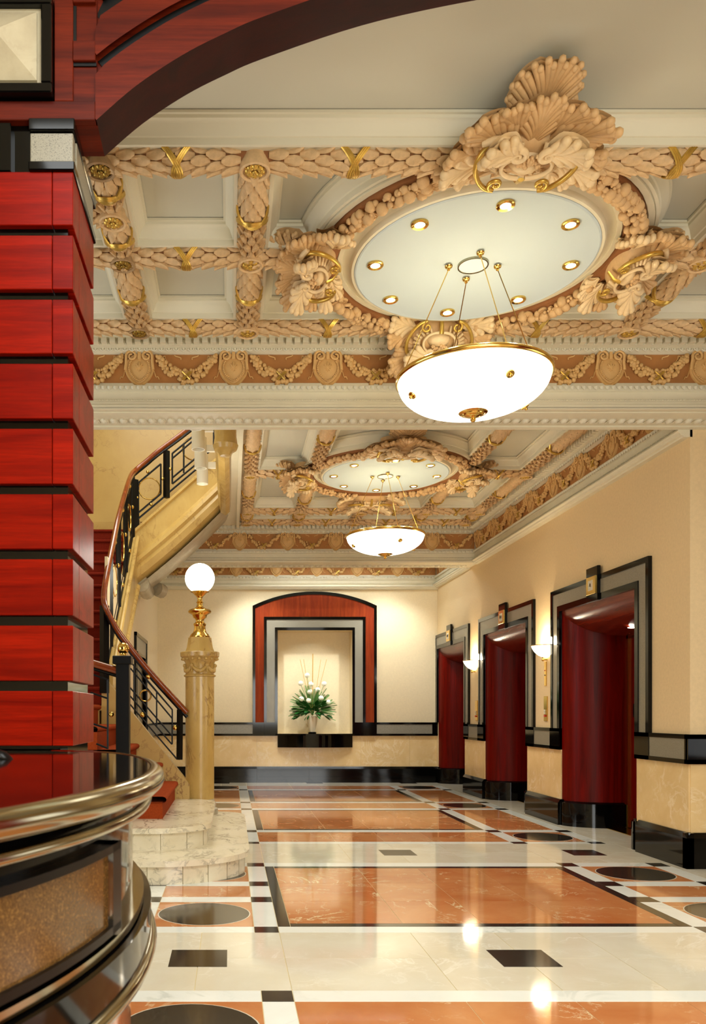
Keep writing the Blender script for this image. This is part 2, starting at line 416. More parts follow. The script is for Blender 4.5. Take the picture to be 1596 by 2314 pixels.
for a, b in [(-1.3, -.42), (-.42, .47), (.47, 1.40), (1.40, 2.33), (2.33, 3.2), (3.2, XW-.002)]:
    base_run('baseboard_back', 'x', YB, a+.001, b-.001)
base_run('baseboard_alcove', 'x', 6.66, XW-.06, 5.6)
def rail_run(nm, along, face, a, b, g0, g1):
    e = struct(MB(), nm, 'black_granite') if False else None
    mb = MB()
    F = (lambda u0, u1, d0, d1, z0, z1: mb.box(face-d1, face-d0, u0, u1, z0, z1)) if along == 'y' else (lambda u0, u1, d0, d1, z0, z1: mb.box(u0, u1, face-d1, face-d0, z0, z1))
    F(a, b, 0, .022, RZ0, RZ1); F(a, b, 0, .036, RZ0, RZ0+.036); F(a, b, 0, .036, RZ1-.036, RZ1)
    if g0 > a: F(a, g0, 0, .036, RZ0, RZ1)
    if g1 < b: F(g1, b, 0, .036, RZ0, RZ1)
    o = struct(mb, nm, 'black_granite')
    mb = MB(); 
    if along == 'y': mb.box(face-.030, face-.018, g0, g1, RZ0+.036, RZ1-.036)
    else: mb.box(g0, g1, face-.030, face-.018, RZ0+.036, RZ1-.036)
    mb.build('granite_inset', 'grey_granite', o); return o
rail_run('trim_1', 'y', XW, 6.66, 7.51, 6.68, 7.25)
rail_run('trim_2', 'y', XW, 9.23, 10.28, 9.50, 10.0)
rail_run('trim_3', 'y', XW, 12.0, 13.02, 12.28, 12.76)
rail_run('trim_4', 'x', YB, -1.30, .397, -1.28, .397)
rail_run('trim_5', 'x', YB, 2.608, XW-.002, 2.608, XW-.10)
rail_run('trim_6', 'x', 6.66, XW-.036, 5.6, XW+.2, 5.6)

# ================================================================ LIFT DOORWAYS
def lift(y0, y1, label):
    r = empty('elevator_doorway', (XW, (y0+y1)/2, 0), label, 'elevator')
    def fr(o0, o1, d, m, nm):   # frame ring between offsets o0<o1 out of the opening, down to the rail
        mb = MB(); a0, a1, b0, b1 = y0-o1, y0-o0, y1+o0, y1+o1
        b1 = min(b1, 14.79)
        mb.box(XW-d, XW, a0, a1, RZ1, ZD+o1).box(XW-d, XW, b0, b1, RZ1, ZD+o1).box(XW-d, XW, a1, b0, ZD+o0, ZD+o1)
        return mb.build(nm, m, r)
    fr(0, .062, .034, 'black_granite', 'inner_trim'); fr(.062, .20, .024, 'grey_granite', 'granite_facing'); fr(.20, .25, .034, 'black_granite', 'outer_trim')
    n = 10; q = [(XW+.55-.55*cos(pi/2*i/n), .30*sin(pi/2*i/n)) for i in range(n+1)] + [(XW+.58, .30)]
    lo = BZ-.03
    MB().grid([[(x, y1-d, lo), (x, y1-d, ZD-d)] for x, d in q]).build('jamb_reveal', 'lift_wood', r, 60)
    MB().grid([[(x, y0+d, lo), (x, y0+d, ZD-d)] for x, d in q]).build('jamb_reveal', 'lift_wood', r, 60)
    MB().grid([[(x, y0+d, ZD-d), (x, y1-d, ZD-d)] for x, d in q]).build('head_reveal', 'lift_head_wood', r, 60)
    # curved black plinths at the foot of both jambs
    for s, yy in ((-1, y1), (1, y0)):
        rows_ = []
        for x, d in q[:-1]:
            xo = x-.03*cos(pi/2*min(1, (x-XW)/.55)); yo = yy+s*(d+.03)
            rows_.append([(xo, yo, 0), (xo, yo, BZ-.03), (x, yy+s*d, BZ-.01), (x, yy+s*(d-.02), BZ-.01)])
        MB().grid(rows_).build('plinth', 'black_granite', r, 40)
        MB().box(XW-.02, XW+.02, yy, yy+s*.04, 0, BZ).build('plinth', 'black_granite', r)
    a, b, zt = y0+.30, y1-.30, ZD-.30
    X = XW+.575
    MB().box(X, X+.02, a, a+.03, 0, zt).box(X, X+.02, b-.03, b, 0, zt).box(X, X+.02, a, b, zt-.03, zt).build('door_frame', 'brass', r)
    mid = (a+b)/2
    for c, e in ((a, mid), (mid, b)):
        dl = MB().box(X+.02, X+.05, c+.002, e-.002, 0.012, zt).build('door', 'lift_wood', r)
        MB().box(X+.012, X+.02, e-.20, e-.12, 1.20, 1.34).build('slot', 'black_iron', dl)
    MB().box(XW+.35, X+.02, a, b, 0, .006).build('sill', 'brass', r)
    MB().box(X+.05, X+.08, y0-.2, y1+.1, 0, ZD).build('shaft_wall', 'black_iron', r)
    MB().lathe([(0, -.004), (.05, -.004), (.055, 0)], (XW+.32, 8.25-7.51+y0, ZD-.277), 16).build('downlight', 'lens_glow', r)
    return r
lift(*DOORS[0], 'nearest mahogany lift doorway on the side wall with black and grey granite surround')
lift(*DOORS[1], 'middle mahogany lift doorway between the two wall sconces')
lift(*DOORS[2], 'farthest mahogany lift doorway, tight in the corner by the back wall')
def tri(cy, cz, s, up, face):      # outline triangle on the sign plate
    k = 1 if up else -1; P = [(cy, cz+k*s), (cy-s*.7, cz-k*s*.7), (cy+s*.7, cz-k*s*.7)]
    mb = MB()
    for i in range(3):
        a, b = P[i], P[(i+1) % 3]; mb.tube([(face, a[0], a[1]), (face, b[0], b[1])], .0035, 4)
    return mb
def sign(y0, y1, marks, label):
    c = (y0+y1)/2-.02; r = empty('direction_sign', (XW, c, ZD), label, 'sign')
    MB().bbox(XW-.055, XW-.02, c-.13, c+.13, ZD-.005, ZD+.34, .004).build('backplate', 'black_granite', r)
    p = MB().bbox(XW-.066, XW-.05, c-.105, c+.105, ZD+.065, ZD+.245, .003).build('brass_plate', 'brass', r)
    MB().box(XW-.070, XW-.06, c-.05, c+.05, ZD+.105, ZD+.205).build('lamp_panel', 'sign_white', r)
    for dy, up in marks: tri(c+dy, ZD+.155, .022, up, XW-.071).build('arrow', 'black_iron', r)
sign(*DOORS[0], [(0, True)], 'brass lift indicator with one up triangle, above the nearest doorway')
sign(*DOORS[1], [(.024, True), (-.024, False)], 'brass lift indicator with two triangles, above the middle doorway')
sign(*DOORS[2], [(.024, True), (-.024, False)], 'brass lift indicator with two triangles, above the farthest doorway')
def plate(y, z0, z1, wd, label, kind, m='brass'):
    r = empty('call_panel', (XW, y, z0), label, 'lift panel')
    MB().bbox(XW-.012, XW, y-wd/2, y+wd/2, z0, z1, .002).build('plate', m, r)
    if kind == 'buttons':
        for i, (zz, mm) in enumerate([(.42, 'sign_white'), (.32, 'sign_white'), (.21, 'red_lamp')]):
            MB().tube([(XW-.02, y, z0+(z1-z0)*zz+.012), (XW-.02, y, z0+(z1-z0)*zz-.012)], .011, 8).build('button', mm, r)
    else:
        MB().box(XW-.014, XW-.010, y-.012, y+.012, z0+(z1-z0)*.42, z0+(z1-z0)*.47).build('keyhole', 'black_iron', r)
        MB().box(XW-.014, XW-.010, y-.014, y+.014, z0+(z1-z0)*.62, z0+(z1-z0)*.66).build('marking', 'red_lamp', r)
plate(9.69, 1.15, 1.44, .10, 'polished brass call panel with buttons beneath the nearer sconce', 'buttons')
plate(9.70, 1.56, 1.845, .055, 'narrow brass key plate just under the nearer sconce', 'key')
plate(12.42, 1.13, 1.43, .11, 'brass call panel beneath the farther sconce', 'buttons')
def sconce(y, label):
    r = empty('wall_sconce', (XW, y, 1.9), label, 'sconce'); z = 2.03; R = .175
    prof = [(.012, -.14), (.05, -.135), (.10, -.11), (.14, -.07), (.165, -.03), (R, 0), (R-.006, 0), (.155, -.03), (.13, -.065), (.09, -.10), (.04, -.124), (.0, -.126)]
    MB().lathe(prof, (XW-.004, y, z), 24, pi/2, 3*pi/2).build('shade', 'sconce_glow', r, 60)
    MB().tube([(XW-.004-R*cos(t), y+R*sin(t), z) for t in [pi*(k/16-.5) for k in range(17)]], .005, 6).build('rim', 'brass', r, 60)
    MB().tube([(XW, y, z-.16), (XW-.05, y, z-.16), (XW-.05, y, z-.13)], .012, 8).sphere((XW-.05, y, z-.165), .018).build('bracket', 'brass', r, 60)
    light('POINT', 'sconce_light', (XW-.09, y, z+.03), 8, (1, .90, .70), .08)
sconce(9.66, 'glowing half-bowl wall sconce between the nearest and middle lift doorways')
sconce(12.50, 'glowing half-bowl wall sconce between the middle and farthest lift doorways')

# ================================================================ NICHE SURROUND ON THE BACK WALL
cx = (.397+2.608)/2
r = empty('niche_surround', (cx, YB, RZ0), 'arched mahogany and granite surround of the flower niche', 'niche')
def arch_pts(x0, x1, zs, zt, n=24):
    h = zt-zs; c = (x1-x0)/2; R = (c*c+h*h)/(2*h); zc = zt-R; a = math.asin(c/R)
    return [((x0+x1)/2+R*sin(-a+2*a*i/n), zc+R*cos(-a+2*a*i/n)) for i in range(n+1)]
def ring(outer, inner, d0, d1, nm, m, dd=0):   # outer, inner: lists of same length, open at the bottom
    mb = MB(); n = len(outer); rows_ = []
    for o, i in zip(outer, inner): rows_.append([(o[0], YB-d0, o[1]), (o[0], YB-d1, o[1]), (i[0], YB-d1, i[1]), (i[0], YB-d0, i[1])])
    mb.grid(rows_); mb.f.append((0, 1, 2, 3)); k = (n-1)*4; mb.f.append((k+3, k+2, k+1, k))
    return mb.build(nm, m, r, 30)
o1 = [(.397, RZ1)] + arch_pts(.397, 2.608, 3.153, 3.405) + [(2.608, RZ1)]
i1 = [(.443, RZ1)] + arch_pts(.443, 2.562, 3.11, 3.352) + [(2.562, RZ1)]
ring(o1, i1, 0, .05, 'outer_trim', 'black_granite')
def boxpts(x0, x1, zt, n=24): return [(x0, RZ1)] + [(x0+(x1-x0)*i/n, zt) for i in range(n+1)] + [(x1, RZ1)]
i2 = boxpts(.598, 2.408, 2.954)
ring(i1, i2, 0, .035, 'mahogany_surround', 'niche_wood')
ring(boxpts(.598, 2.408, 2.954), boxpts(.645, 2.361, 2.905), 0, .055, 'middle_trim', 'black_granite')
ring(boxpts(.645, 2.361, 2.905), boxpts(.792, 2.216, 2.765), 0, .04, 'granite_facing', 'grey_granite')
ring(boxpts(.792, 2.216, 2.765), boxpts(NX0, NX1, NZ1), 0, .055, 'inner_trim', 'black_granite')
for a, b in ((.397, .598), (.598, NX0), (NX1, 2.408), (2.408, 2.608)):
    MB().box(a+.001, b-.001, YB-.05, YB, RZ0, RZ1).build('foot_block', 'black_granite', r)
def bow(x0, x1, d, n=16): return [(x0+(x1-x0)*i/n, YB-.05-d*sin(pi*i/n)) for i in range(n+1)]
sh = empty('niche_shelf', (cx+.01, YB, .62), 'bowed black granite shelf under the flower vase', 'shelf')
p = [(NX0-.04, YB+.10)] + bow(NX0-.04, NX1+.04, .13) + [(NX1+.04, YB+.10)]
MB().prism(p, .845, .872, 'z').build('shelf_top', 'black_granite', sh)
for k in range(3):
    q0 = bow(NX0, NX1, .10, 24)[k*8:k*8+9]
    poly = [(q0[0][0]+.001, YB)] + [(max(min(x, q0[-1][0]-.001), q0[0][0]+.001), y) for x, y in q0] + [(q0[-1][0]-.001, YB)]
    MB().prism(poly, .628, .845, 'z').build('apron', 'black_granite', sh)
# left doorway frame
r = empty('side_doorway', (-1.3, (DL0+DL1)/2, 0), 'grey granite framed doorway low in the wall under the stair', 'doorway')
mb = MB().box(-1.30, -1.265, DL0, DL0+.05, 0, DLZ).box(-1.30, -1.265, DL1-.05, DL1, 0, DLZ).box(-1.30, -1.265, DL0, DL1, DLZ-.05, DLZ); mb.build('outer_trim', 'black_granite', r)
mb = MB().box(-1.31, -1.28, DL0+.05, DL0+.16, 0, DLZ-.05).box(-1.31, -1.28, DL1-.16, DL1-.05, 0, DLZ-.05).box(-1.31, -1.28, DL0+.16, DL1-.16, DLZ-.25, DLZ-.05); mb.build('granite_facing', 'grey_granite', r)
mb = MB().box(-1.32, -1.27, DL0+.16, DL0+.2, 0, DLZ-.25).box(-1.32, -1.27, DL1-.2, DL1-.16, 0, DLZ-.25).box(-1.32, -1.27, DL0+.16, DL1-.16, DLZ-.29, DLZ-.25); mb.build('inner_trim', 'black_granite', r)
vg = empty('air_grille', (-1.29, 13.6, .62), 'small slotted air grille in the wainscot left of the column', 'grille')
MB().box(-1.31, -1.285, 13.35, 13.85, .60, .80).build('plate', 'wainscot', vg)
for k in range(7): MB().box(-1.283, -1.278, 13.37, 13.83, .62+k*.024, .631+k*.024).build('slot', 'black_iron', vg)
MB().box(-1.30, -1.288, 12.62, YB, BZ, RZ0+.01).build('marble_panel', 'wainscot', wall_left)
struct(MB().box(-1.30, -1.262, 12.62, YB, RZ0, RZ1), 'trim_7', 'black_granite').name = 'trim_7'
MB().box(-1.27, -1.256, 12.64, YB-.04, RZ0+.036, RZ1-.036).build('granite_inset', 'grey_granite', bpy.data.objects['trim_7'])
struct(MB().box(-1.30, -1.25, 12.62, YB, 0, BZ), 'baseboard_left', 'black_granite')
# ================================================================ COFFERED CEILINGS
def circ_pts(cx, cy, R, a0, a1, n=14): return [(cx+R*cos(a0+(a1-a0)*i/n), cy+R*sin(a0+(a1-a0)*i/n)) for i in range(n+1)]
COFP = [(0, 0), (.002, .0), (.018, .0), (.018, .035), (.026, .038), (.03, .05), (.045, .085), (.062, .098), (.066, .10), (.068, .115), (.08, .117), (.08, .131)]
def coffered(name, x0, x1, y0, y1, holes):
    c = MB().box(x0, x1, y0, y1, ZC, ZC+.06).build(name, 'flat_ceiling', kind='structure')
    loops = [[Vector((a, b, 0)) for a, b in [(x0, y0), (x1, y0), (x1, y1), (x0, y1)]]] + [[Vector((a, b, 0)) for a, b in ccw(h)] for h in holes]
    vs = [v for l in loops for v in l]; tr = tessellate_polygon(loops)
    mb = MB().add([(v.x, v.y, ZT) for v in vs], [tuple(t) for t in tr]); mb.build('beam_soffit', 'trim_cream', c)
    for h in holes:
        h = ccw(h); rows_ = []
        for d, z in COFP: rows_.append([(x, y, ZT-.004+z) for x, y in (offset(h, d) if d else h)])
        MB().grid(rows_, closed_v=True).build('coffer_moulding', 'plaster', c, 35)
    return c
def rect(x0, x1, y0, y1): return [(x0, y0), (x1, y0), (x1, y1), (x0, y1)]
HB = .085
C1 = (1.49, 5.08); C2 = (1.80, 9.62)
cx, cy = C1; R = 1.0
def spandrel(cx, cy, R, sx, sy, hx, hy, hy2=HB):     # corner coffer between a rectangle corner and the ring
    dx = sqrt(R*R-hy*hy); dx2 = sqrt(R*R-hy2*hy2)
    a0 = atan2(hy, dx); a1 = atan2(hy2, dx2)
    arc = [(R*cos(a0+(a1-a0)*i/14), R*sin(a0+(a1-a0)*i/14)) for i in range(15)]
    P = [(hx, hy)] + arc + [(hx, hy2)]
    return [(cx+sx*p[0], cy+sy*p[1]) for p in P]
h1 = [rect(-2.4, 5.4, 3.11, 4.095)]
h1 += [rect(-2.4, -.742, 4.265, 4.535), rect(-2.4, -.742, 4.705, 4.975), rect(-2.4, -.742, 5.145, 5.885)]
h1 += [rect(-.572, .038, 4.265, 4.975), rect(-.572, .038, 5.145, 5.885), rect(2.963, 5.4, 4.265, 4.975), rect(2.963, 5.4, 5.145, 5.885)]
for sx, X in ((-1, cx-.208), (1, 2.793-cx)):
    for sy in (-1, 1): h1.append(spandrel(cx, cy, R, sx, sy, X, .81))
ceil1 = coffered('ceiling', -4.6, 5.6, 3.095, 6.10, h1)
cx, cy = C2; CX = [.232, .968, 1.80, 2.70, 3.43]; RY = [7.14, 7.84, 9.62, 11.40, 12.05]
h2 = []
for a, b in ((0, 1), (3, 4)):
    for i in range(4): h2.append(rect(CX[a]+HB, CX[b]-HB, RY[i]+HB, RY[i+1]-HB))
for a, b in ((1, 2), (2, 3)):
    for i in (0, 3): h2.append(rect(CX[a]+HB, CX[b]-HB, RY[i]+HB, RY[i+1]-HB))
R = .98
dy = sqrt(R*R-.747**2); dy3 = sqrt(R*R-.815**2)
aL = atan2(-dy, 1.053-cx); aR = atan2(-dy3, 2.615-cx)
h2.append([(1.053, 7.925), (2.615, 7.925)] + circ_pts(cx, cy, R, aR, aL-0 if aL < aR else aL-2*pi, 20))
aS = pi/2+math.asin(.085/R)
h2.append([(1.053, 11.315)] + circ_pts(cx, cy, R, atan2(dy, 1.053-cx), aS, 10) + [(cx-.085, 11.315)])
h2.append([(2.615, 11.315)] + circ_pts(cx, cy, R, atan2(dy3, 2.615-cx), pi-aS, 10) + [(cx+.085, 11.315)])
ceil2 = coffered('ceiling', .13, 3.72, 6.66, 12.12, h2)
MB().box(-4.6, 3.8, 12.78, 14.9, ZT-.05, ZT).build('ceiling', 'flat_ceiling', kind='structure')
MB().box(-1.45, .2, 12.1, 12.4, ZT-.02, ZT+.1).build('ceiling', 'flat_ceiling', kind='structure')

# domes ------------------------------------------------------------------
def dome(c, k):
    o = MB().lathe([(0, 4.0), (.70, 4.0), (.712, 3.994), (.722, 3.998), (.724, 4.008)], (c[0], c[1], 0), 64).build('ceiling_dome', 'dome', smooth=40)
    tag(o, ['round white plaster disc above the nearer bowl chandelier', 'round white plaster disc above the farther bowl chandelier'][k], 'ceiling dome')
    MB().lathe([(.724, 4.0), (.74, 4.002), (.748, 4.012), (.752, 4.03), (.775, 4.045), (.80, 4.05), (.802, 4.04), (.83, 4.04), (.83, 4.06)], (c[0], c[1], 0), 64).build('cyma_moulding', 'trim_cream', o, 35)
    MB().lathe([(.962, 4.06), (.962, 4.035), (.995, 4.035), (.995, 4.06)], (c[0], c[1], 0), 64).build('outer_ring', 'trim_cream', o, 30)
    MB().lathe([(0, 3.992), (.085, 3.992)], (c[0], c[1], 0), 28).build('glass_lens', 'lens_white', o)
    MB().lathe([(.083, 3.996), (.085, 3.988), (.092, 3.988), (.094, 4.0)], (c[0], c[1], 0), 32).build('lens_rim', 'steel', o, 40)
    for i in range(8):
        a = pi/4*i; x, y = c[0]+.60*cos(a), c[1]+.60*sin(a)
        d = empty('downlight', (x, y, 4.0), ('recessed brass downlight in the nearer white dome', 'recessed brass downlight in the farther white dome')[k]+[', easternmost', ' beside the right cartouche', ' beside the far cartouche, centred', ' behind and to the left', '', '', '', ''][0][:0] + DLPOS[i], 'downlight', ('downlights in the nearer dome', 'downlights in the farther dome')[k])
        MB().lathe([(.028, 3.999), (.03, 3.990), (.045, 3.986), (.050, 3.990), (.050, 4.0)], (x, y, 0), 24).build('brass_rim', 'brass', d, 50)
        MB().lathe([(0, 3.992), (.029, 3.992)], (x, y, 0), 16).build('lamp', 'lens_glow', d)
        light('SPOT', 'downlight_beam', (x, y, 3.975), 20+14*k, (1, .97, .88), .06, spot=100, blend=.9)
    return o
DLPOS = [', at its right edge', ', at its far right', ', at its far edge', ', at its far left', ', at its left edge', ', at its near left', ', at its near edge', ', at its near right']
dome(C1, 0); dome(C2, 1)

# laurel rods ---------------------------------------------------------------
def leaf_mb(L=.098, W=.0225, r=.055, nu=4, nv=4):
    rows_ = []
    for i in range(nu+1):
        u = i/nu; wd = W*(0.75+.35*sin(pi*min(1, u*1.1)))*(1 if u < .6 else sqrt(max(0.0, 1-((u-.6)/.42)**2)))
        row = []
        for j in range(nv+1):
            v = -1+2*j/nv; y = v*wd; lift = .003+.027*u**1.1+.008*(1-v*v)-(.009 if j == nv//2 else 0)*(1-.6*u)
            a = y/(r+.012); row.append((u*L, (r+lift)*sin(a), (r+lift)*cos(a)-r))
        rows_.append(row)
    mb = MB().grid(rows_); m = nv+1          # skirt: the leaf is carved in relief, closed down to the rod
    edge = [i*m for i in range(nu+1)] + [nu*m+j for j in range(1, m)] + [i*m+nv for i in reversed(range(nu))]
    k = len(mb.v)
    for e in edge:
        x, y, z = mb.v[e]; a = atan2(y, z+r); mb.v.append((x*.97, (r-.004)*sin(a), (r-.004)*cos(a)-r))
    for q in range(len(edge)-1): mb.f.append((edge[q], edge[q+1], k+q+1, k+q))
    return mb
LEAF = leaf_mb(); LEAFME = LEAF.mesh('laurel_leaf', 'leaf_glaze', 50)
LEAF_S = leaf_mb(nu=3, nv=2)
def flower_mb(r, z, n=8):
    mb = MB()
    for k in range(n):
        a = 2*pi*k/n; rr = r*.58
        mb.sphere((rr*cos(a), rr*sin(a), z), r*.33, 6, 4, (1, 1, .6))
        mb.sphere((r*.82*cos(a+.39), r*.82*sin(a+.39), z+.004), r*.16, 5, 3, (1, 1, .7))
    mb.sphere((0, 0, z-.004), r*.26, 8, 5, (1, 1, .7)); return mb
ROSE = MB().lathe([(.050, .10), (.062, .04), (.062, .0), (.072, -.006), (.079, 0), (.079, .03), (.070, .06), (.066, .10)], (0, 0, 0), 24).lathe([(0, .012), (.064, .012)], (0, 0, 0), 24)
ROSEME = ROSE.mesh('rosette', 'leaf_glaze', 40); FLOWME = flower_mb(.058, .004).mesh('gilt_flower', 'gilt', 60)
def laurel(label, along, c, a, b, nodes, ribbons, fine=True, group=None):
    # rod along x (c = y) or along y (c = x), from a to b, at the beam soffit
    r0 = .055; mid = (a+b)/2
    root = empty('laurel_rod', (mid, c, ZT) if along == 'x' else (c, mid, ZT), label, 'garland', group)
    def W(s, off, z): return (s, c+off, z) if along == 'x' else (c+off, s, z)
    rows_ = [[W(s, r0*cos(pi*k/10), ZT+.005-r0*sin(pi*k/10)) for k in range(11)] for s in (a, b)]
    MB().grid(rows_).build('core', 'core_glaze_shade', root, 60)
    pitch = .075 if fine else .082; n = int((b-a)/pitch); joined = MB()
    for i in range(n):
        s = a+(i+.5)*(b-a)/n
        if any(abs(s-q) < .045 for q in nodes): continue
        near = min(ribbons, key=lambda q: abs(q-s)) if ribbons else mid
        sg = 1 if near > s else -1
        ths = [22, 67, 112, 157] if i % 2 else [0, 45, 90, 135, 180]
        for th in ths:
            t = radians(th); od, oz = cos(t), -sin(t)
            X = Vector((sg, 0, 0)) if along == 'x' else Vector((0, sg, 0))
            Z = Vector((0, od, oz)) if along == 'x' else Vector((od, 0, oz)); Y = Z.cross(X)
            st = s-sg*.045
            p = Vector(W(st, r0*od, ZT+.003+r0*oz)); M = Matrix(((X.x, Y.x, Z.x, p.x), (X.y, Y.y, Z.y, p.y), (X.z, Y.z, Z.z, p.z), (0, 0, 0, 1)))
            if fine: inst('leaf', LEAFME, root, M)
            else: joined.join(LEAF_S, M)
    if not fine: joined.build('leaves', 'leaf_glaze', root, 50, kind='stuff')
    for q in ribbons:
        mb = MB()
        for sg in (-1, 1):
            for dd in ((-.011, 0, .011) if fine else (0,)):
                pts = []
                for k in range(13):
                    t = pi*k/12; sft = sg*.05*cos(t)*1.0 + (.012 if sg > 0 else -.012)*0
                    sft = sg*(.06-.075*sin(t)) ; rr = r0+.031
                    pts.append(W(q+sft+dd, rr*cos(t), ZT+.003-rr*sin(t)))
                mb.tube(pts, .007 if fine else .010, 5, cap=False)
        mb.build('gilt_ribbon', 'gilt', root, 60)
    for q in nodes:
        M = Matrix.Translation(Vector(W(q, 0, 3.978)))
        ro = inst('rosette', ROSEME, root, M); inst('gilt_flower', FLOWME, ro, M)
    return root
laurel('leafy plaster rod nearest the wooden arch, crossing under the big palmette', 'x', 4.18, -.95, 2.42, [-.657, .123], [-.27, .62, 2.24])
laurel('short leafy plaster rod crossing the ceiling at the right edge of the nearest row', 'x', 4.18, 2.42, 4.2, [2.878], [3.3])
laurel('leafy plaster rod from the wooden pillar to the left cartouche, between two square coffers', 'x', 5.06, -1.1, .46, [-.657, .123], [-.27])
laurel('leafy plaster rod to the right of the right cartouche of the nearer dome', 'x', 5.06, 2.55, 3.5, [2.878], [3.2])
laurel('leafy plaster rod along the dentil cornice of the nearer beam, left of the dome', 'x', 5.97, -1.1, 1.25, [-.657, .123], [-.27, .70])
laurel('leafy plaster rod along the dentil cornice of the nearer beam, right of the dome', 'x', 5.97, 1.75, 4.0, [2.878], [2.2, 3.4])
laurel('lengthwise leafy plaster rod closest to the wooden pillar, with gilt rosettes', 'y', -.657, 4.18, 6.0, [4.18, 4.62, 5.06, 5.97], [4.40, 4.84, 5.5])
laurel('lengthwise leafy plaster rod between the square coffers and the nearer dome', 'y', .123, 4.18, 6.0, [], [4.63, 5.5])
laurel('lengthwise leafy plaster rod to the right of the nearer dome', 'y', 2.878, 4.18, 6.0, [], [4.63, 5.5])
laurel('stub of leafy plaster rod running behind the pillar from the leftmost lengthwise rod', 'x', 4.62, -1.0, -.66, [], [-.9])
names_c = ['leftmost lengthwise rod', 'lengthwise rod just left of the dome', 'short rod behind the far cartouche', 'lengthwise rod just right of the dome', 'lengthwise rod along the lift side']
cx, cy = C2
laurel('leafy rod lengthwise at the stair side of the inner ceiling', 'y', CX[0], 6.75, 12.1, [9.62, 11.4, 12.05], [8.7, 10.5, 11.72], False)
laurel('leafy rod lengthwise to the inner dome from the front, on its left', 'y', CX[1], 6.75, 9.2, [7.84], [7.3, 8.4], False)
laurel('leafy rod lengthwise on the left behind the inner dome', 'y', CX[1], 10.05, 12.1, [11.4, 12.05], [10.8, 11.72], False)
laurel('short leafy rod from the far cartouche of the inner dome to its cornice', 'y', CX[2], 10.75, 12.1, [11.4, 12.05], [11.1], False)
laurel('leafy rod lengthwise to the inner dome from the front, on its right', 'y', CX[3], 6.75, 9.2, [7.84], [7.3, 8.4], False)
laurel('leafy rod lengthwise on the right behind the inner dome', 'y', CX[3], 10.05, 12.1, [11.4, 12.05], [10.8, 11.72], False)
laurel('leafy rod lengthwise beside the cornice of the lift wall', 'y', CX[4], 6.75, 12.1, [9.62, 11.4, 12.05], [8.7, 10.5, 11.72], False)
laurel('leafy cross rod from the stair side to the inner dome', 'x', 9.62, CX[0], .85, [], [.55], False)
laurel('leafy cross rod from the inner dome to the lift wall', 'x', 9.62, 2.75, CX[4], [], [3.1], False)
laurel('leafy cross rod in front of the inner dome', 'x', 7.84, CX[0], CX[4], [], [.6, 1.38, 2.25, 3.1], False)
laurel('leafy cross rod behind the inner dome', 'x', 11.40, CX[0], CX[4], [], [.6, 1.38, 2.25, 3.1], False)
laurel('leafy cross rod last before the farther beam', 'x', 12.05, CX[0], CX[4], [], [.6, 1.38, 2.25, 3.1], False)

# fruit wreaths -----------------------------------------------------------------
def ribbed(r, n=8, sq=.9):
    mb = MB(); rows_ = []
    for j in range(7):
        a = -pi/2+pi*j/6
        rows_.append([(r*cos(a)*(1-.12*(k % 2))*cos(2*pi*k/(n*2)), r*cos(a)*(1-.12*(k % 2))*sin(2*pi*k/(n*2)), r*sq*sin(a)) for k in range(n*2)])
    return mb.grid(rows_, closed_v=True)
def cut_fruit(r):
    mb = MB().lathe([(0, -r*.5), (r*.8, -r*.45), (r, -r*.2), (r*.9, r*.1), (r*.75, r*.1), (r*.7, 0), (0, 0)], n=12)
    for k in range(6): a = pi/3*k; mb.sphere((r*.4*cos(a), r*.4*sin(a), .004), r*.16, 5, 3, (1.6, 1, .6), Matrix.Rotation(0, 4, 'Z'))
    return mb
FRU = [MB().sphere((0, 0, 0), 1, 10, 7), MB().sphere((0, 0, 0), 1, 9, 6, (1, .82, .82)), ribbed(1.05), cut_fruit(1.0), ribbed(1.0, 5, 1.15)]
FME = [f.mesh('fruit', 'carved', 60) for f in FRU]
def wreath(c, k):
    root = empty('fruit_wreath', (c[0], c[1], ZT), ['ring of carved fruit around the nearer white dome', 'ring of carved fruit around the farther white dome'][k], 'wreath')
    MB().lathe([(.835, 4.05), (.84, 4.02), (.895, 4.0), (.95, 4.02), (.955, 4.05)], (c[0], c[1], 0), 64).build('bed', 'core_glaze_shade', root, 40)
    rnd = random.Random(5+k); jn = MB(); small = MB()
    for q in range(4):
        a0 = pi/2*q+.27; a1 = pi/2*(q+1)-.27; n = 17
        for i in range(n):
            for rr, zz in ((.862, 3.995), (.898, 3.975), (.935, 3.995)):
                a = a0+(a1-a0)*(i+rnd.uniform(.2, .8))/n; s = rnd.choice((.018, .024, .03, .035))
                rad = rr+rnd.uniform(-.008, .008); t = rnd.randrange(5)
                M = Matrix.Translation((c[0]+rad*cos(a), c[1]+rad*sin(a), zz+rnd.uniform(-.008, .006))) @ Matrix.Rotation(rnd.uniform(0, 6), 4, 'Z') @ Matrix.Rotation(pi+rnd.uniform(-.6, .6), 4, 'X') @ Matrix.Scale(s, 4)
                if k == 0: inst('fruit', FME[t], root, M)
                else: jn.join(FRU[t if t < 2 else 1], M)
            for _ in range(6):
                a = a0+(a1-a0)*rnd.random(); rad = rnd.uniform(.85, .945)
                small.sphere((c[0]+rad*cos(a), c[1]+rad*sin(a), rnd.uniform(3.975, 4.0)), rnd.uniform(.009, .014), 6, 4)
    small.build('berries', 'carved', root, 60, kind='stuff')
    if k: jn.build('fruits', 'carved', root, 60, kind='stuff')
wreath(C1, 0); wreath(C2, 1)

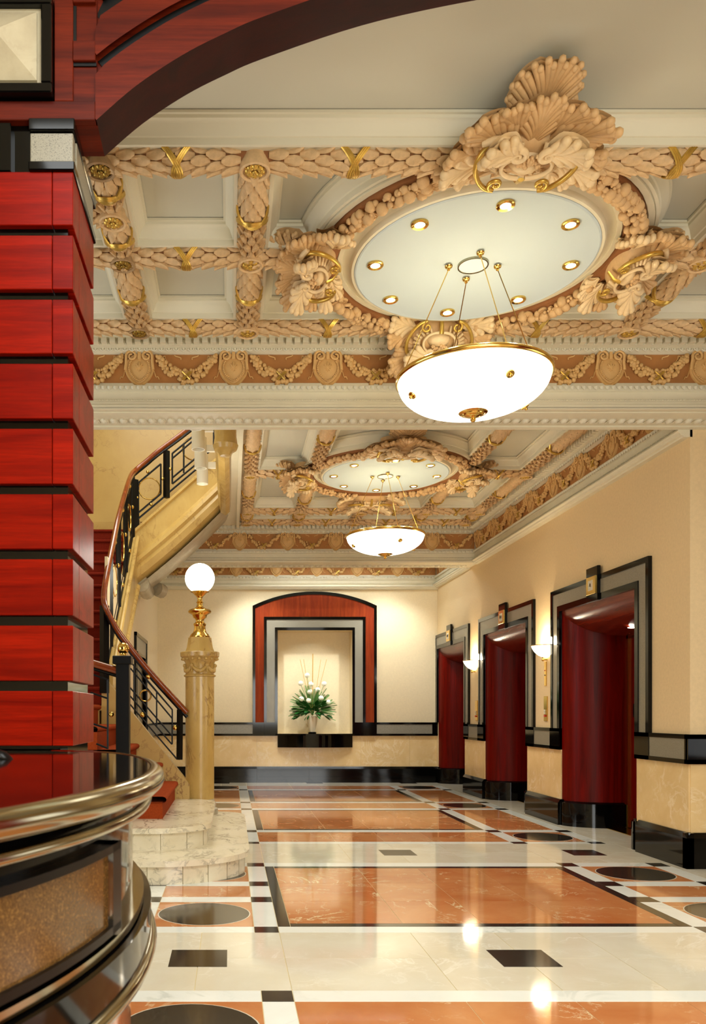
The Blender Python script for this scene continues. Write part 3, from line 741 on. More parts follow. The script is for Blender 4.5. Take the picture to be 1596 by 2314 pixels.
# cartouches -----------------------------------------------------------------
def acanthus(L, W, lobes=5, curl=.10, rise=.03, nu=28, nv=20, thick=.016, depth=.26):
    front, back = [], []
    for i in range(nu+1):
        u = i/nu
        env = (.30+.70*sin(pi/2*min(1, u/.55)))*(1 if u < .70 else sqrt(max(0, 1-((u-.70)/.305)**2*.985)))
        ph = u*lobes
        lob = 1-depth+depth*abs(sin(pi*ph))**.55
        wd = W*env*lob; rf, rb = [], []
        for j in range(nv+1):
            v = -1+2*j/nv; av = abs(v)
            x = v*wd; y = u*L+.22*W*av**1.6*(1-.5*u)
            groove = (abs(sin(pi*(ph-.9*av)))**.5-1)*.020*min(1, 2.2*av)*(W/.12)       # veins sweep from midrib to the lobe tips
            z = rise+curl*(max(0, u-.25)/.75)**2.4+.045*L*sin(pi*u)+groove-.30*W*av**2.6
            if av < .10: z += .010*(W/.12)
            rf.append((x, y, z)); rb.append((x*.97, y*.99, z-thick))
        front.append(rf); back.append(rb)
    mb = MB().grid(front).grid(back)
    o = (nu+1)*(nv+1)
    edge = [i*(nv+1) for i in range(nu+1)] + [nu*(nv+1)+j for j in range(1, nv+1)] + [i*(nv+1)+nv for i in reversed(range(nu))] + [j for j in reversed(range(1, nv))]
    for a, b in zip(edge, edge[1:]+edge[:1]): mb.f.append((a, b, b+o, a+o))
    return mb
def sm2(P, n=5): return [tuple(p) for p in smooth3([Vector(p) for p in P], n)]
def smooth3(P, n=4):
    out = []
    for i in range(len(P)-1):
        p0, p1, p2, p3 = P[max(0, i-1)], P[i], P[i+1], P[min(len(P)-1, i+2)]
        for k in range(n):
            t = k/n; out.append(.5*((2*p1)+(p2-p0)*t+(2*p0-5*p1+4*p2-p3)*t*t+(3*p1-p0-3*p2+p3)*t**3))
    out.append(P[-1]); return out
def spiral(cx, cy, r0, a0, turns, z, n=26, sgn=1, rend=.18):
    return [(cx+r0*(1-(1-rend)*t)*cos(a0+sgn*turns*2*pi*t), cy+r0*(1-(1-rend)*t)*sin(a0+sgn*turns*2*pi*t), z) for t in [i/n for i in range(n+1)]]
def taper(n, r, e=.5): return [r*(1-(1-e)*i/(n-1)) for i in range(n)]
def RZm(a): return Matrix.Rotation(a, 4, 'Z')
def T(x, y, z): return Matrix.Translation((x, y, z))
def fan(L, W, n, curl=.10, rise=.03, rmax=None, spread=1.75):
    rmax = rmax or 1.05*(1.2*L+1.6*W)/n/2
    mb = MB()
    def Zs(x, y): return rise+curl*(max(0, y/L-.25)/.75)**2.2+.05*L*sin(pi*min(1, max(0, y/L)))-.32*x*x/W
    for k in range(n):
        ta = -1+2*k/(n-1); th = ta*spread; le = 1.0-.07*(k % 2)
        ex, ey = W*sin(th)*le, L*(.50+.50*cos(th))*le if abs(th) < pi/2 else L*(.50+.42*cos(th))*le
        sx, sy = .10*W*ta, L*(.0+.22*(1-abs(ta)))
        pts, rs = [], []
        for i in range(9):
            t = i/8; bx, by = sx*1.2, sy+(ey-sy)*.62
            x = (1-t)**2*sx+2*t*(1-t)*bx+t*t*ex; y = (1-t)**2*sy+2*t*(1-t)*by+t*t*ey
            pts.append((x, y, Zs(x, y)+.012*t)); rs.append(rmax*(.28+.72*t) if i < 8 else rmax*.9)
        mb.tube(pts, rs, 7, cap=False, flat=.8)
        mb.sphere((ex, ey, Zs(ex, ey)+.012), rmax*.97, 7, 5, (1, 1, .85))
    rows_ = []
    for i in range(11):
        u = i/10; y = L*(.93*u); c = max(-1, min(1, (y/L-.5)/.5)); wd = W*sqrt(max(.02, 1-c*c*.97))*.97 if u > .45 else W*(.15+.85*sin(pi/2*u/.45))
        rows_.append([(v*wd, y, Zs(v*wd, y)-.004) for v in (-1, -.6, -.2, .2, .6, 1)])
    mb.grid(rows_)
    rows_ = [[(x, y, z-.02) for x, y, z in r] for r in rows_]
    mb.grid(rows_)
    return mb
big = fan(.41, .175, 21, .03, .02); mid_ = fan(.31, .105, 13, .03, .07)
side = fan(.40, .115, 13, .07, .03); sml = fan(.17, .055, 7, .05, .02)
def cart_parts():
    P = []
    I = Matrix.Identity(4)
    P.append(('palmette_leaf', 'carved', big, T(0, .13, .0) @ Matrix.Rotation(-.24, 4, 'X'), 60)); P.append(('palmette_leaf', 'carved', mid_, T(0, .13, .0) @ Matrix.Rotation(-.16, 4, 'X'), 60))
    for s in (-1, 1):
        P.append(('side_leaf', 'carved', side, T(s*.02, .13, .005) @ RZm(-s*.62) @ Matrix.Scale(.86, 4), 60))
        P.append(('side_leaf', 'carved', side, T(s*.04, .12, .02) @ RZm(-s*1.02), 60))
        P.append(('curled_leaf', 'carved_pale', sml, T(s*.06, .19, .11) @ RZm(-s*1.30) @ Matrix.Scale(1.35, 4), 60))
        P.append(('sprig', 'carved_pale', sml, T(s*.20, .01, .03) @ RZm(-s*1.75) @ Matrix.Scale(1.35, 4), 60))
        P.append(('sprig', 'carved', sml, T(s*.21, .06, .02) @ RZm(-s*1.35) @ Matrix.Scale(1.30, 4), 60))
        P.append(('sprig', 'carved_pale', sml, T(s*.17, -.04, .02) @ RZm(-s*2.05) @ Matrix.Scale(1.0, 4), 60))
        c = sm2([(s*.21, .235, .10), (s*.262, .17, .12), (s*.27, .09, .135), (s*.235, .01, .145), (s*.18, -.045, .15), (s*.125, -.062, .15)], 5)
        sp = spiral(s*.125, -.018, .044, -pi/2, 1.3, .15, 28, sgn=s)
        path = c[:-1]+sp; n = len(path)
        P.append(('gilt_scroll', 'gilt', MB().tube(path, taper(n, .0165, .45), 8, flat=1.0), I, 60))
        c = sm2([(s*.27, .215, .10), (s*.20, .262, .12), (s*.12, .262, .135), (s*.075, .235, .145)], 5)
        sp = spiral(s*.078, .190, .045, pi/2, 1.35, .15, 28, sgn=s*1)
        P.append(('pale_scroll', 'carved_pale', MB().tube(c[:-1]+sp, taper(len(c)-1+len(sp), .021, .4), 8), I, 60))
        fl = MB()
        for q in range(11):        # fluted inner rim of the C scroll
            a = pi*(-.42+.088*q); x, y = .045+.165*cos(a), .105+.115*sin(a)
            fl.tube([(s*x, y, .10), (s*(x-.045*cos(a)), y-.04*sin(a), .135)], .0115, 6)
        P.append(('fluting', 'carved_pale', fl, I, 60))
        P.append(('inner_scroll', 'carved_pale', MB().tube([(s*(.02+.115*cos(pi*(-.5+1.0*t))), .105+.080*sin(pi*(-.5+1.0*t)), .145) for t in [i/16 for i in range(17)]], taper(17, .012, .8), 7), I, 60))
    P.append(('backing', 'carved', MB().lathe([(0, .105), (.12, .10), (.20, .075), (.24, .0), (.24, -.05)], n=32, sx=1.0, sy=.60, c=(0, .09, 0)), I, 50))
    sh = MB().lathe([(0, .055), (.05, .050), (.085, .025), (.098, 0)], n=28, sx=1.0, sy=.62, c=(0, .09, .10))
    P.append(('shell_boss', 'carved_pale', sh, I, 60))
    br = MB(); rnd = random.Random(3)
    for q in range(40): a = rnd.uniform(0, 2*pi); rr = rnd.uniform(0, .075); br.sphere((rr*cos(a), .150+rr*.45*sin(a), .145+rnd.uniform(-.01, .012)), rnd.uniform(.008, .016), 7, 5)
    P.append(('berry_cluster', 'carved', br, I, 60, 'stuff'))
    P.append(('gilt_clasp', 'gilt', MB().tube([(0, .03, .155), (0, -.02, .14), (0, -.07, .09)], [.019, .016, .013], 6, flat=.5), I, 60))
    return [(p[0], MB().join(p[2], p[3]).mesh(p[0], p[1], p[4]), p[5] if len(p) > 5 else None) for p in P]
CP = cart_parts()
def cartouche(c, ang, label, z=0.0, sa=1.0, da=0.0, tilt=0.0, st=1.0, dt=0.0):
    # local x tangential, y outward from the dome, z downward
    o = Vector((cos(ang), sin(ang), 0)); n = Vector((0, 0, -1)); t = o.cross(n)
    p = Vector((c[0], c[1], 4.045+z)) + o*(.95+da) + t*dt
    o2 = (o*cos(tilt)+n*sin(tilt)); n2 = (n*cos(tilt)-o*sin(tilt))
    M = Matrix(((t.x, o2.x, n2.x, p.x), (t.y, o2.y, n2.y, p.y), (t.z, o2.z, n2.z, p.z), (0, 0, 0, 1))) @ Matrix.Diagonal((st, sa, 1, 1))
    root = empty('palmette_cartouche', p, label, 'cartouche')
    for nm, me, kd in CP:
        q = inst(nm, me, root, M)
        if kd: q['kind'] = kd
cartouche(C1, -pi/2, 'large carved palmette cartouche on the near side of the nearer dome, over the plain coffer', st=.90, dt=-.05)
cartouche(C1, pi, 'carved palmette cartouche on the left side of the nearer dome', sa=.75, da=-.07)
cartouche(C1, 0, 'carved palmette cartouche on the right side of the nearer dome', sa=.75, da=-.07)
cartouche(C1, pi/2, 'carved palmette cartouche on the far side of the nearer dome, over the dentils', da=-.09, tilt=.85, sa=.9, st=.85)
cartouche(C2, -pi/2, 'small-looking carved cartouche on the near side of the farther dome', sa=.85)
cartouche(C2, pi, 'small-looking carved cartouche on the stair side of the farther dome', sa=.75, da=-.05)
cartouche(C2, 0, 'small-looking carved cartouche on the lift side of the farther dome', sa=.75, da=-.05)
cartouche(C2, pi/2, 'small-looking carved cartouche behind the farther dome, by the far cornice', sa=.85)

# ================================================================ CORNICES AND FRIEZES
def heart(w, h, n=40):      # shield outline, point at the bottom
    pts = []
    for i in range(n):
        t = 2*pi*i/n; x = sin(t); y = cos(t)
        yy = y*.5 if y > 0 else y*(.5+.12*(1-abs(x)))
        pts.append((w*.5*x*(1-.10*max(0, -y)**2.0), h*(yy*.92-.02)))
    return pts
def shield_meshes():
    w_, h_ = .222, .25
    P = heart(w_, h_); bd = MB(); rows_ = []
    for sc, d in ((1.0, 0), (1.0, .016), (.94, .026), (.84, .020), (.80, .016), (.5, .026), (.05, .032)):
        rows_.append([(x*sc, d, z*sc) for x, z in P])
    bd.grid(rows_, closed_v=True)
    for s in (-1, 1):
        pts = [(s*(.105-.01*t), .026, -.02+.09*t) for t in (0, .5)]+[(s*(.058+.042*(1-t*.72)*cos(-.3+2.7*pi*t)), .036, .082+.042*(1-t*.72)*sin(-.3+2.7*pi*t)) for t in [i/24 for i in range(25)]]
        bd.tube(pts, [.012-.005*i/26 for i in range(27)], 6)
    bd.box(-.012, .012, .01, .034, .06, .125)
    beads = MB()
    for i in range(6, 35): x, z = P[i]; beads.sphere((x*.70, .030, z*.70), .0075, 6, 4)
    fl = MB()
    fl.sphere((0, .032, .012), .016, 7, 5, (.55, .5, 2.0)); fl.box(-.022, .022, .028, .036, -.012, -.006)
    for s in (-1, 1): fl.tube([(s*.004, .033, -.008), (s*.014, .034, .012), (s*.024, .034, .020), (s*.028, .034, .010)], [.005, .007, .005, .003], 5); fl.tube([(s*.003, .033, -.012), (s*.012, .033, -.028)], [.005, .003], 5)
    fl.tube([(0, .033, -.012), (0, .033, -.036)], [.006, .003], 5)
    return bd, beads, fl
SB, SBE, SF = shield_meshes()
def swag_mb(w_, rnd, hi=True):
    mb = MB(); n = 46 if hi else 24
    for i in range(n):
        t = (i+.5)/n; u = -1+2*t; x = u*w_/2; z = .085-.165*(1-u*u)
        th = .016+.040*(1-abs(u))**.6
        for q in range(3 if hi else 2):
            s = rnd.uniform(.010, .021)*(1.0 if hi else 1.3)
            mb.sphere((x+rnd.uniform(-.012, .012), .016+rnd.uniform(0, .014), z+rnd.uniform(-th, th)), s, 7 if hi else 6, 5 if hi else 4)
    return mb
def ribbon_mb(w_, rnd):
    mb = MB()
    for s in (-1, 1):
        pts = [(s*(.235-.10*t+.012*sin(9*t)), .010, .10-.02*sin(7*t)-.05*t) for t in [i/12 for i in range(13)]]
        mb.tube(pts, [.007]*13, 5, flat=.6)
        pts = [(s*(w_/2+.03-.05*t), .010, -.02-.075*t+.012*sin(9*t)) for t in [i/10 for i in range(11)]]
        mb.tube(pts, [.007]*11, 5, flat=.6)
        mb.tube([(s*(.09-.06*t+.01*sin(8*t)), .009, .095-.035*t) for t in [i/8 for i in range(9)]], [.005]*9, 5)
    return mb
rndf = random.Random(11)
SW_HI = swag_mb(.46, rndf); SW_LO = swag_mb(.46, rndf, False); RB = ribbon_mb(.46, rndf)
GC = MB().tube([(-.03, .05, -.105), (.03, .05, -.045)], .007, 5).tube([(.03, .05, -.105), (-.03, .05, -.045)], .007, 5).tube([(-.02, .05, -.108), (.04, .05, -.048)], .007, 5)
_fm = {}
def fm(key, mb, m, sm=55):
    if key not in _fm: _fm[key] = mb.mesh(key.split('/')[0], m, sm)
    return _fm[key]
def frieze(label, Mw, s0, s1, zb, zt, first, pitch, hi=True):
    # local: x along, y outward, z up
    mid = (s0+s1)/2; zc = (zb+zt)/2
    root = empty('garland_frieze', Mw @ Vector((mid, 0, zc)), label, 'frieze')
    MB().box(s0, s1, -.01, .004, zb, zt, M=Mw).build('ground', 'frieze_ground', root)
    k = int(math.floor((s0-first)/pitch))
    s = first+k*pitch
    while s < s1+pitch:
        if s0+.09 < s < s1-.05:
            M = Mw @ T(s, 0, zc)
            sh = inst('shield', fm('shield', SB, 'frieze_relief', 40), root, M)
            inst('beading', fm('beading', SBE, 'frieze_relief'), sh, M); inst('lily_motif', fm('lily_motif', SF, 'frieze_relief'), sh, M)
        m_ = s+pitch/2
        if s0+.2 < m_ < s1-.2:
            M = Mw @ T(m_, 0, zc+.005) @ Matrix.Diagonal((pitch/.72, 1, 1, 1))
            g = inst('festoon', fm('festoon/hi' if hi else 'festoon/lo', SW_HI if hi else SW_LO, 'frieze_relief'), root, M); g['kind'] = 'stuff'
            inst('ribbon', fm('ribbon', RB, 'frieze_relief'), g, M); inst('gilt_cross', fm('gilt_cross', GC, 'gilt'), g, M)
        s += pitch
    return root
def orn_row(name, parent, Mw, s0, s1, y, z0, z1, pitch, kind, m='plaster', sep=False):
    mb = MB(); n = int((s1-s0)/pitch); one = MB(); h = z1-z0
    if kind == 'dentil': one.box(-pitch*.34, pitch*.34, 0, .05, 0, h)
    elif kind == 'egg':
        one.sphere((0, .0, h*.45), h*.42, 6, 5, (.75, .6, 1)).tube([(-pitch*.40, .004, h*.95), (-pitch*.36, .006, h*.3), (0, .006, 0.0), (pitch*.36, .006, h*.3), (pitch*.40, .004, h*.95)], .0045, 4, cap=False)
    elif kind == 'leaf':
        one.add([(-pitch*.45, 0, h), (pitch*.45, 0, h), (pitch*.40, .008, h*.4), (0, .012, 0), (-pitch*.40, .008, h*.4), (0, .022, h*.75)], [(0, 1, 5), (1, 2, 5), (2, 3, 5), (3, 4, 5), (4, 0, 5)])
    elif kind == 'bead': one.sphere((0, .002, h/2), h*.5, 6, 4)
    if sep:
        me = one.mesh(name, m)
        for i in range(n): inst(name, me, parent, Mw @ T(s0+(i+.5)*(s1-s0)/n, y, z0))
        return
    for i in range(n): mb.join(one, Mw @ T(s0+(i+.5)*(s1-s0)/n, y, z0))
    mb.build(name, m, parent, 50, kind='stuff')
def entab(nm, Mw, s0, s1, zb, zt, zlow, hi=True, out=0.0, low2=None):
    # mouldings below the frieze (zlow..zb) and above it (zt..ZT)
    lowp = [(-.04, zb), (.012, zb), (.012, zb-.025), (.045, zb-.032), (.045, zb-.070), (.03, zb-.075), (.03, zb-.13), (.045, zb-.137), (.045, zb-.147), (.06, zb-.152), (.06, zlow+.045), (.072, zlow+.03), (.085, zlow+.02), (.085, zlow), (-.04, zlow)]
    if low2: lowp = low2
    H = ZT-zt
    upp = [(-.04, zt-.004), (.012, zt-.004), (.02, zt+.0), (.055, zt+.018), (.055, zt+.30*H), (.085, zt+.34*H), (.105, zt+.36*H), (.105, zt+.86*H), (.19, zt+.88*H), (.20, ZT-.006), (.24, ZT+.002), (-.04, ZT+.002)]
    def pr(prof):
        vs = [Mw @ Vector((s, p[0], p[1])) for s in (s0, s1) for p in prof]; n = len(prof)
        fs = [(i, (i+1) % n, n+(i+1) % n, n+i) for i in range(n)]
        tr = tessellate_polygon([[Vector((p[0], p[1], 0)) for p in prof]])
        return MB().add(vs, fs+[tuple(t) for t in tr]+[tuple(n+i for i in t) for t in tr])
    lo = pr(lowp).build(nm, 'trim_cream', kind='structure'); up = pr(upp).build(nm, 'trim_cream', kind='structure')
    pz = .055 if hi else .075
    orn_row('leaf_row', lo, Mw, s0, s1, .045, zb-.068, zb-.034, pz*.8, 'leaf')
    orn_row('bead_row', lo, Mw, s0, s1, .045, zb-.148, zb-.138, .02 if hi else .04, 'bead')
    orn_row('egg_row', up, Mw, s0, s1, .056, zt+.0, zt+.30*H+.012, pz, 'egg')
    orn_row('dentil', up, Mw, s0, s1, .10, zt+.38*H, zt+.86*H, .062, 'dentil', 'trim_cream', sep=hi)
    orn_row('leaf_row', up, Mw, s0, s1, .195, ZT-.022, ZT-.002, pz, 'leaf')
    return lo, up
# nearer beam
M1 = Matrix(((1, 0, 0, 0), (0, -1, 0, 6.30), (0, 0, 1, 0), (0, 0, 0, 1)))
b1 = MB().box(-4.6, 5.6, 6.30, 6.66, 3.56, 4.3).box(-4.6, 5.6, 6.05, 6.35, ZT, 4.3); b1 = struct(b1, 'trim_8', 'trim_cream')
s_lo = [(-.04, 3.753), (.012, 3.753), (.012, 3.735), (.045, 3.725), (.045, 3.68), (.03, 3.675), (.03, 3.615), (.05, 3.608), (.05, 3.597), (.06, 3.592), (.06, 3.56), (.08, 3.55), (.08, 3.54), (-.04, 3.54)]
entab('trim_10', M1, -1.6, 4.6, 3.753, 3.975, 3.54, True, low2=s_lo)
frieze('carved shield and fruit-garland frieze on the nearer ceiling beam', M1, -1.6, 4.6, 3.753, 3.98, .023, .715)
sof = MB().box(-1.6, 4.6, 6.22, 6.66, 3.538, 3.56).box(-1.6, 4.6, 6.30, 6.36, 3.53, 3.54).build('soffit', 'trim_cream', b1)
Ms = Matrix(((1, 0, 0, 0), (0, 0, -1, 6.46), (0, -1, 0, 3.538), (0, 0, 0, 1)))
orn_row('scroll_row', b1, Matrix(((1, 0, 0, 0), (0, 0, 1, 6.44), (0, -1, 0, 3.538), (0, 0, 0, 1))), -1.4, 4.0, 0, 0, .10, .075, 'egg')
MB().box(-1.6, 4.6, 6.60, 6.66, 3.525, 3.54).box(-1.6, 4.6, 6.22, 6.25, 3.53, 3.54).build('soffit_edge', 'trim_cream', b1)
MB().box(.13, 3.75, 6.66, 6.70, ZT-.2, ZT+.2).build('back_fascia', 'trim_cream', b1)
# farther beam
M2 = Matrix(((1, 0, 0, 0), (0, -1, 0, 12.41), (0, 0, 1, 0), (0, 0, 0, 1)))
b2 = struct(MB().box(-1.45, 3.8, 12.41, 12.78, 3.51, 4.3), 'trim_11', 'trim_cream')
entab('trim_12', M2, -1.3, 3.70, 3.70, 3.93, 3.487, False)
frieze('carved shield and fruit-garland frieze on the farther ceiling beam', M2, -1.3, 3.66, 3.70, 3.935, .138, .72, False)
MB().box(-1.3, 3.7, 12.32, 12.78, 3.485, 3.51).build('soffit', 'trim_cream', b2)
orn_row('scroll_row', b2, Matrix(((1, 0, 0, 0), (0, 0, 1, 12.55), (0, -1, 0, 3.485), (0, 0, 0, 1))), -1.2, 3.6, 0, 0, .10, .08, 'egg')
# cornice of the lift wall
M3 = Matrix(((0, -1, 0, 3.68), (1, 0, 0, 0), (0, 0, 1, 0), (0, 0, 0, 1)))
crown = [(-.04, 3.70), (.01, 3.70), (.01, 3.685), (.04, 3.675), (.04, 3.64), (.025, 3.635), (.025, 3.585), (.04, 3.578), (.04, 3.57), (.02, 3.562), (.02, 3.535), (.075, 3.53), (.08, 3.515), (.07, 3.505), (.06, 3.50), (.055, 3.485), (.035, 3.48), (.03, 3.468), (-.04, 3.468)]
entab('trim_13', M3, 6.66, 12.40, 3.70, 3.93, 3.468, True, low2=crown)
frieze('carved shield and fruit-garland frieze along the wall above the lifts', M3, 6.66, 12.40, 3.70, 3.935, 12.26, .72, True)
M3b = Matrix(((0, -1, 0, 3.68), (1, 0, 0, 0), (0, 0, 1, 0), (0, 0, 0, 1)))
entab('trim_14', M3b, 12.78, 14.79, 3.70, 3.93, 3.468, False, low2=crown)
frieze('short piece of carved frieze over the farthest lift doorway', M3b, 12.78, 14.75, 3.70, 3.935, 12.26, .72, False)
# cornice of the back wall
M4 = Matrix(((1, 0, 0, 0), (0, -1, 0, 14.77), (0, 0, 1, 0), (0, 0, 0, 1)))
crown4 = [(p[0], p[1]-.028 if p[1] < 3.68 else p[1]) for p in crown]
entab('trim_15', M4, -1.3, 3.70, 3.70, 3.93, 3.44, False, low2=crown4)
frieze('carved shield and fruit-garland frieze on the back wall above the niche', M4, -1.3, 3.66, 3.70, 3.935, .10, .72, False)
# edge beam along the stair opening
eb = struct(MB().box(-.12, .13, 6.66, 12.1, 3.99, 4.35), 'trim_16', 'trim_cream')
MB().box(.085, .125, 6.66, 12.1, 3.955, 3.99).build('edge_bead', 'trim_cream', eb)
mm = MB().prism([(-.16, 4.5), (-.16, 4.02), (-.13, 3.92), (-.06, 3.88), (-.01, 3.93), (-.01, 4.5)], 6.66, 11.05, 'y').build('marble_edge', 'yellow_marble', eb, 40)
# ================================================================ CHANDELIERS
def chandelier(c, zr, Rb, label):
    x, y = c; r = empty('bowl_chandelier', (x, y, zr), label, 'chandelier')
    dep = .215
    out = []
    for i in range(13):
        a = radians(90*i/12); out.append((Rb*sin(a)**1.0, -dep*cos(a)**.92))
    prof = [(.0, -dep)] + out[1:] ; inner = [(p[0]*.985, p[1]+.008) for p in reversed(out)]
    MB().lathe(prof, (x, y, zr), 56).build('glass_bowl', 'bowl_glow', r, 60)
    MB().lathe([(p[0]*.985, p[1]+.010) for p in out], (x, y, zr), 56).build('bowl_lining', 'ceramic', r, 60)
    MB().tube([(x+(Rb+.004)*cos(2*pi*k/56), y+(Rb+.004)*sin(2*pi*k/56), zr+.004) for k in range(56)], .0115, 8, closed=True, flat=1.4).build('brass_rim', 'brass', r, 60)
    z = zr-dep
    MB().lathe([(0, .012), (.086, .014), (.090, .006), (.080, -.002), (.062, -.004), (.058, -.012), (.040, -.018), (.022, -.022), (.014, -.030), (.018, -.038), (.012, -.050), (0, -.053)], (x, y, z), 28).build('finial', 'brass', r, 50)
    for k in range(4):
        a = radians(0+90*k); hx, hy = x+.15*cos(a), y+.15*sin(a)
        ex, ey = x+(Rb-.01)*cos(a+radians(8)), y+(Rb-.01)*sin(a+radians(8))
        MB().lathe([(0, -.03), (.009, -.028), (.012, -.016), (.021, -.012), (.024, -.002), (0, 0)], (hx, hy, 3.992), 14).build('ceiling_cup', 'brass', r, 50)
        MB().tube([(hx, hy, 3.97), (ex, ey, zr+.01)], .0032, 5).build('cable', 'brass', r)
    for k in range(3):
        a = radians(205+120*k) if k else radians(200)
        a = [radians(188), radians(285), radians(20)][k]
        el = radians(58); rr = Rb*sin(el); zz = -dep*cos(el)**.92
        o = Vector((cos(a)*.62, sin(a)*.62, -.78)).normalized()
        p = Vector((x+rr*cos(a), y+rr*sin(a), zr+zz))
        MB().lathe([(0, .03), (.008, .028), (.011, .018), (.009, .014), (.024, .012), (.026, .004), (.022, 0)], n=14, M=T(*p) @ o.to_track_quat('Z', 'Y').to_matrix().to_4x4()).build('boss', 'brass', r, 50)
    light('POINT', 'bowl_lamp', (x, y, zr-.02), 3, (1, .98, .90), .12)
chandelier(C1, 3.30, .455, 'nearer glowing white glass bowl chandelier hanging on four thin brass cables')
chandelier(C2, 3.30, .445, 'farther, smaller-looking glowing bowl chandelier in front of the back wall')

# ================================================================ COLUMN AND GLOBE LAMP
cxx, cyy = -.325, 8.77; k_ = cyy/1870
def zpx(y, Y=cyy): return EYE+(1610-y)*Y/1870
r = empty('marble_column', (cxx, cyy, .175), 'veined yellow marble column at the foot of the stair', 'column')
MB().lathe([(0, .175), (.19, .175), (.195, .20), (.19, .235), (.165, .25), (.175, .275), (.168, .30), (.155, .32), (.152, .34)], (cxx, cyy, 0), 32).build('base', 'pale_marble', r, 40)
MB().lathe([(.152, .33), (.153, zpx(1530))], (cxx, cyy, 0), 40).build('shaft', 'yellow_marble', r, 60)
z0 = zpx(1530); zc1 = zpx(1474)
cap = MB().lathe([(.150, z0), (.168, z0+.004), (.170, z0+.018), (.158, z0+.024), (.150, z0+.03), (.148, z0+.13), (.158, z0+.155), (.178, z0+.19), (.185, z0+.20), (.205, z0+.215), (.208, zc1-.005), (.203, zc1), (0, zc1)], (cxx, cyy, 0), 40)
capo = cap.build('capital', 'yellow_marble', r, 35)
sw = MB()
for q in range(6):
    a0 = pi/3*q
    sw.tube([(cxx+.155*cos(a0+pi/3*t), cyy+.155*sin(a0+pi/3*t), z0+.115-.055*sin(pi*t)) for t in [i/10 for i in range(11)]], [.010+.014*sin(pi*i/10) for i in range(11)], 6)
    sw.sphere((cxx+.16*cos(a0), cyy+.16*sin(a0), z0+.12), .022, 7, 5)
    sw.tube([(cxx+.158*cos(a0), cyy+.158*sin(a0), z0+.11), (cxx+.158*cos(a0), cyy+.158*sin(a0), z0+.05)], .012, 6)
sw.build('carved_swags', 'yellow_marble', capo, 60)
eg = MB()
for q in range(16): a = 2*pi*q/16; eg.sphere((cxx+.182*cos(a), cyy+.182*sin(a), z0+.188), .02, 6, 4, (1, 1, .8))
eg.build('egg_row', 'yellow_marble', capo, 60)
zp = zpx(1441)
MB().lathe([(.155, zc1), (.152, zc1+.012), (.138, zc1+.05), (.125, zp-.03), (.122, zp), (0, zp)], (cxx, cyy, 0), 8).build('plinth', 'yellow_marble', r, 25)
r = empty('globe_lamp', (cxx, cyy, zp), 'brass baluster lamp with a glowing white globe on the marble column', 'lamp')
zg = zpx(1307); rg = 33.5*k_; zs = zpx(1338)
def pz(y): return zpx(y)-zp
prof = [(0, 0), (.108, 0), (.110, .012), (.100, .022), (.095, .035), (.075, .05), (.062, .085), (.058, .13), (.056, pz(1415)-.01), (.066, pz(1413)), (.068, pz(1410)), (.050, pz(1407)), (.042, pz(1404)), (.050, pz(1399)), (.070, pz(1396)), (.078, pz(1391)), (.085, pz(1389)), (.120, pz(1385)), (.125, pz(1382)), (.110, pz(1378)), (.06, pz(1375)), (.035, pz(1371)), (.028, pz(1364)), (.040, pz(1362)), (.028, pz(1359)), (.026, pz(1352)), (.040, pz(1347)), (.060, pz(1344)), (.070, pz(1341)), (.100, pz(1338)), (.100, pz(1337)), (0, pz(1337))]
MB().lathe(prof, (cxx, cyy, zp), 32).build('baluster', 'brass', r, 50)
MB().sphere((cxx, cyy, zg), rg, 40, 24).build('globe', 'globe_glow', r, 60)
gl = light('POINT', 'globe_light', (cxx, cyy-.0, zg+.24), 14, WARM, .1)

# ================================================================ STAIR
def round_poly(xr, y0, y1, rx, ry, back=.3, xl=-1.5, n=14):
    P = [(xl, y0)]
    for i in range(n+1): a = -pi/2+pi/2*i/n; P.append((xr-rx+rx*cos(a), y0+ry+ry*sin(a)))
    for i in range(n+1): a = pi/2*i/n; P.append((xr-back+back*cos(a), y1-back+back*sin(a)))
    P.append((xl, y1)); return P
stair = empty('staircase', (-.8, 7.8, 0), 'curved staircase with marble starting steps and rust carpet', 'staircase')
def mstep(z0, z1, P, stations):
    MB().prism(ccw(P), z1-.042, z1, 'z').build('marble_tread', 'step_marble', stair)
    Q = offset(ccw(P), .035); Q = [(max(x, -1.5), y) for x, y in Q]
    # riser blocks follow the outline; joints every so often
    L = [0]; 
    for i in range(1, len(Q)): L.append(L[-1]+(Vector(Q[i])-Vector(Q[i-1])).length)
    def pt(s):
        for i in range(1, len(Q)):
            if s <= L[i]: t = (s-L[i-1])/max(1e-9, L[i]-L[i-1]); return Vector(Q[i-1]).lerp(Vector(Q[i]), t)
        return Vector(Q[-1])
    cuts = stations+[L[-1]]; a = 0
    for b in cuts:
        n = max(2, int((b-a)/.06)); pts = [pt(a+.0025+(b-a-.005)*i/n) for i in range(n+1)]
        cen = Vector((-.6, 7.6)); rows_ = [[(p.x, p.y, z0), (p.x, p.y, z1-.042), (p.x+(cen-p).normalized().x*.04, p.y+(cen-p).normalized().y*.04, z1-.042), (p.x+(cen-p).normalized().x*.04, p.y+(cen-p).normalized().y*.04, z0)] for p in pts]
        MB().grid(rows_, closed_v=True).build('riser_block', 'step_marble', stair, 30); a = b
    R_ = offset(ccw(P), .045); MB().prism([(max(x, -1.5), y) for x, y in R_], z0, z1-.043, 'z').build('bed', 'grout', stair)
P1 = round_poly(.15, 5.96, 8.98, .70, .60); P2 = round_poly(-.155, 6.41, 8.62, .48, .42)
mstep(0, .176, P1, [.60, .86, 1.12, 1.32, 1.50, 1.66, 1.82, 2.1, 2.6, 3.2])
mstep(.176, .350, P2, [.62, .92, 1.14, 1.34, 1.6, 2.0, 2.5])
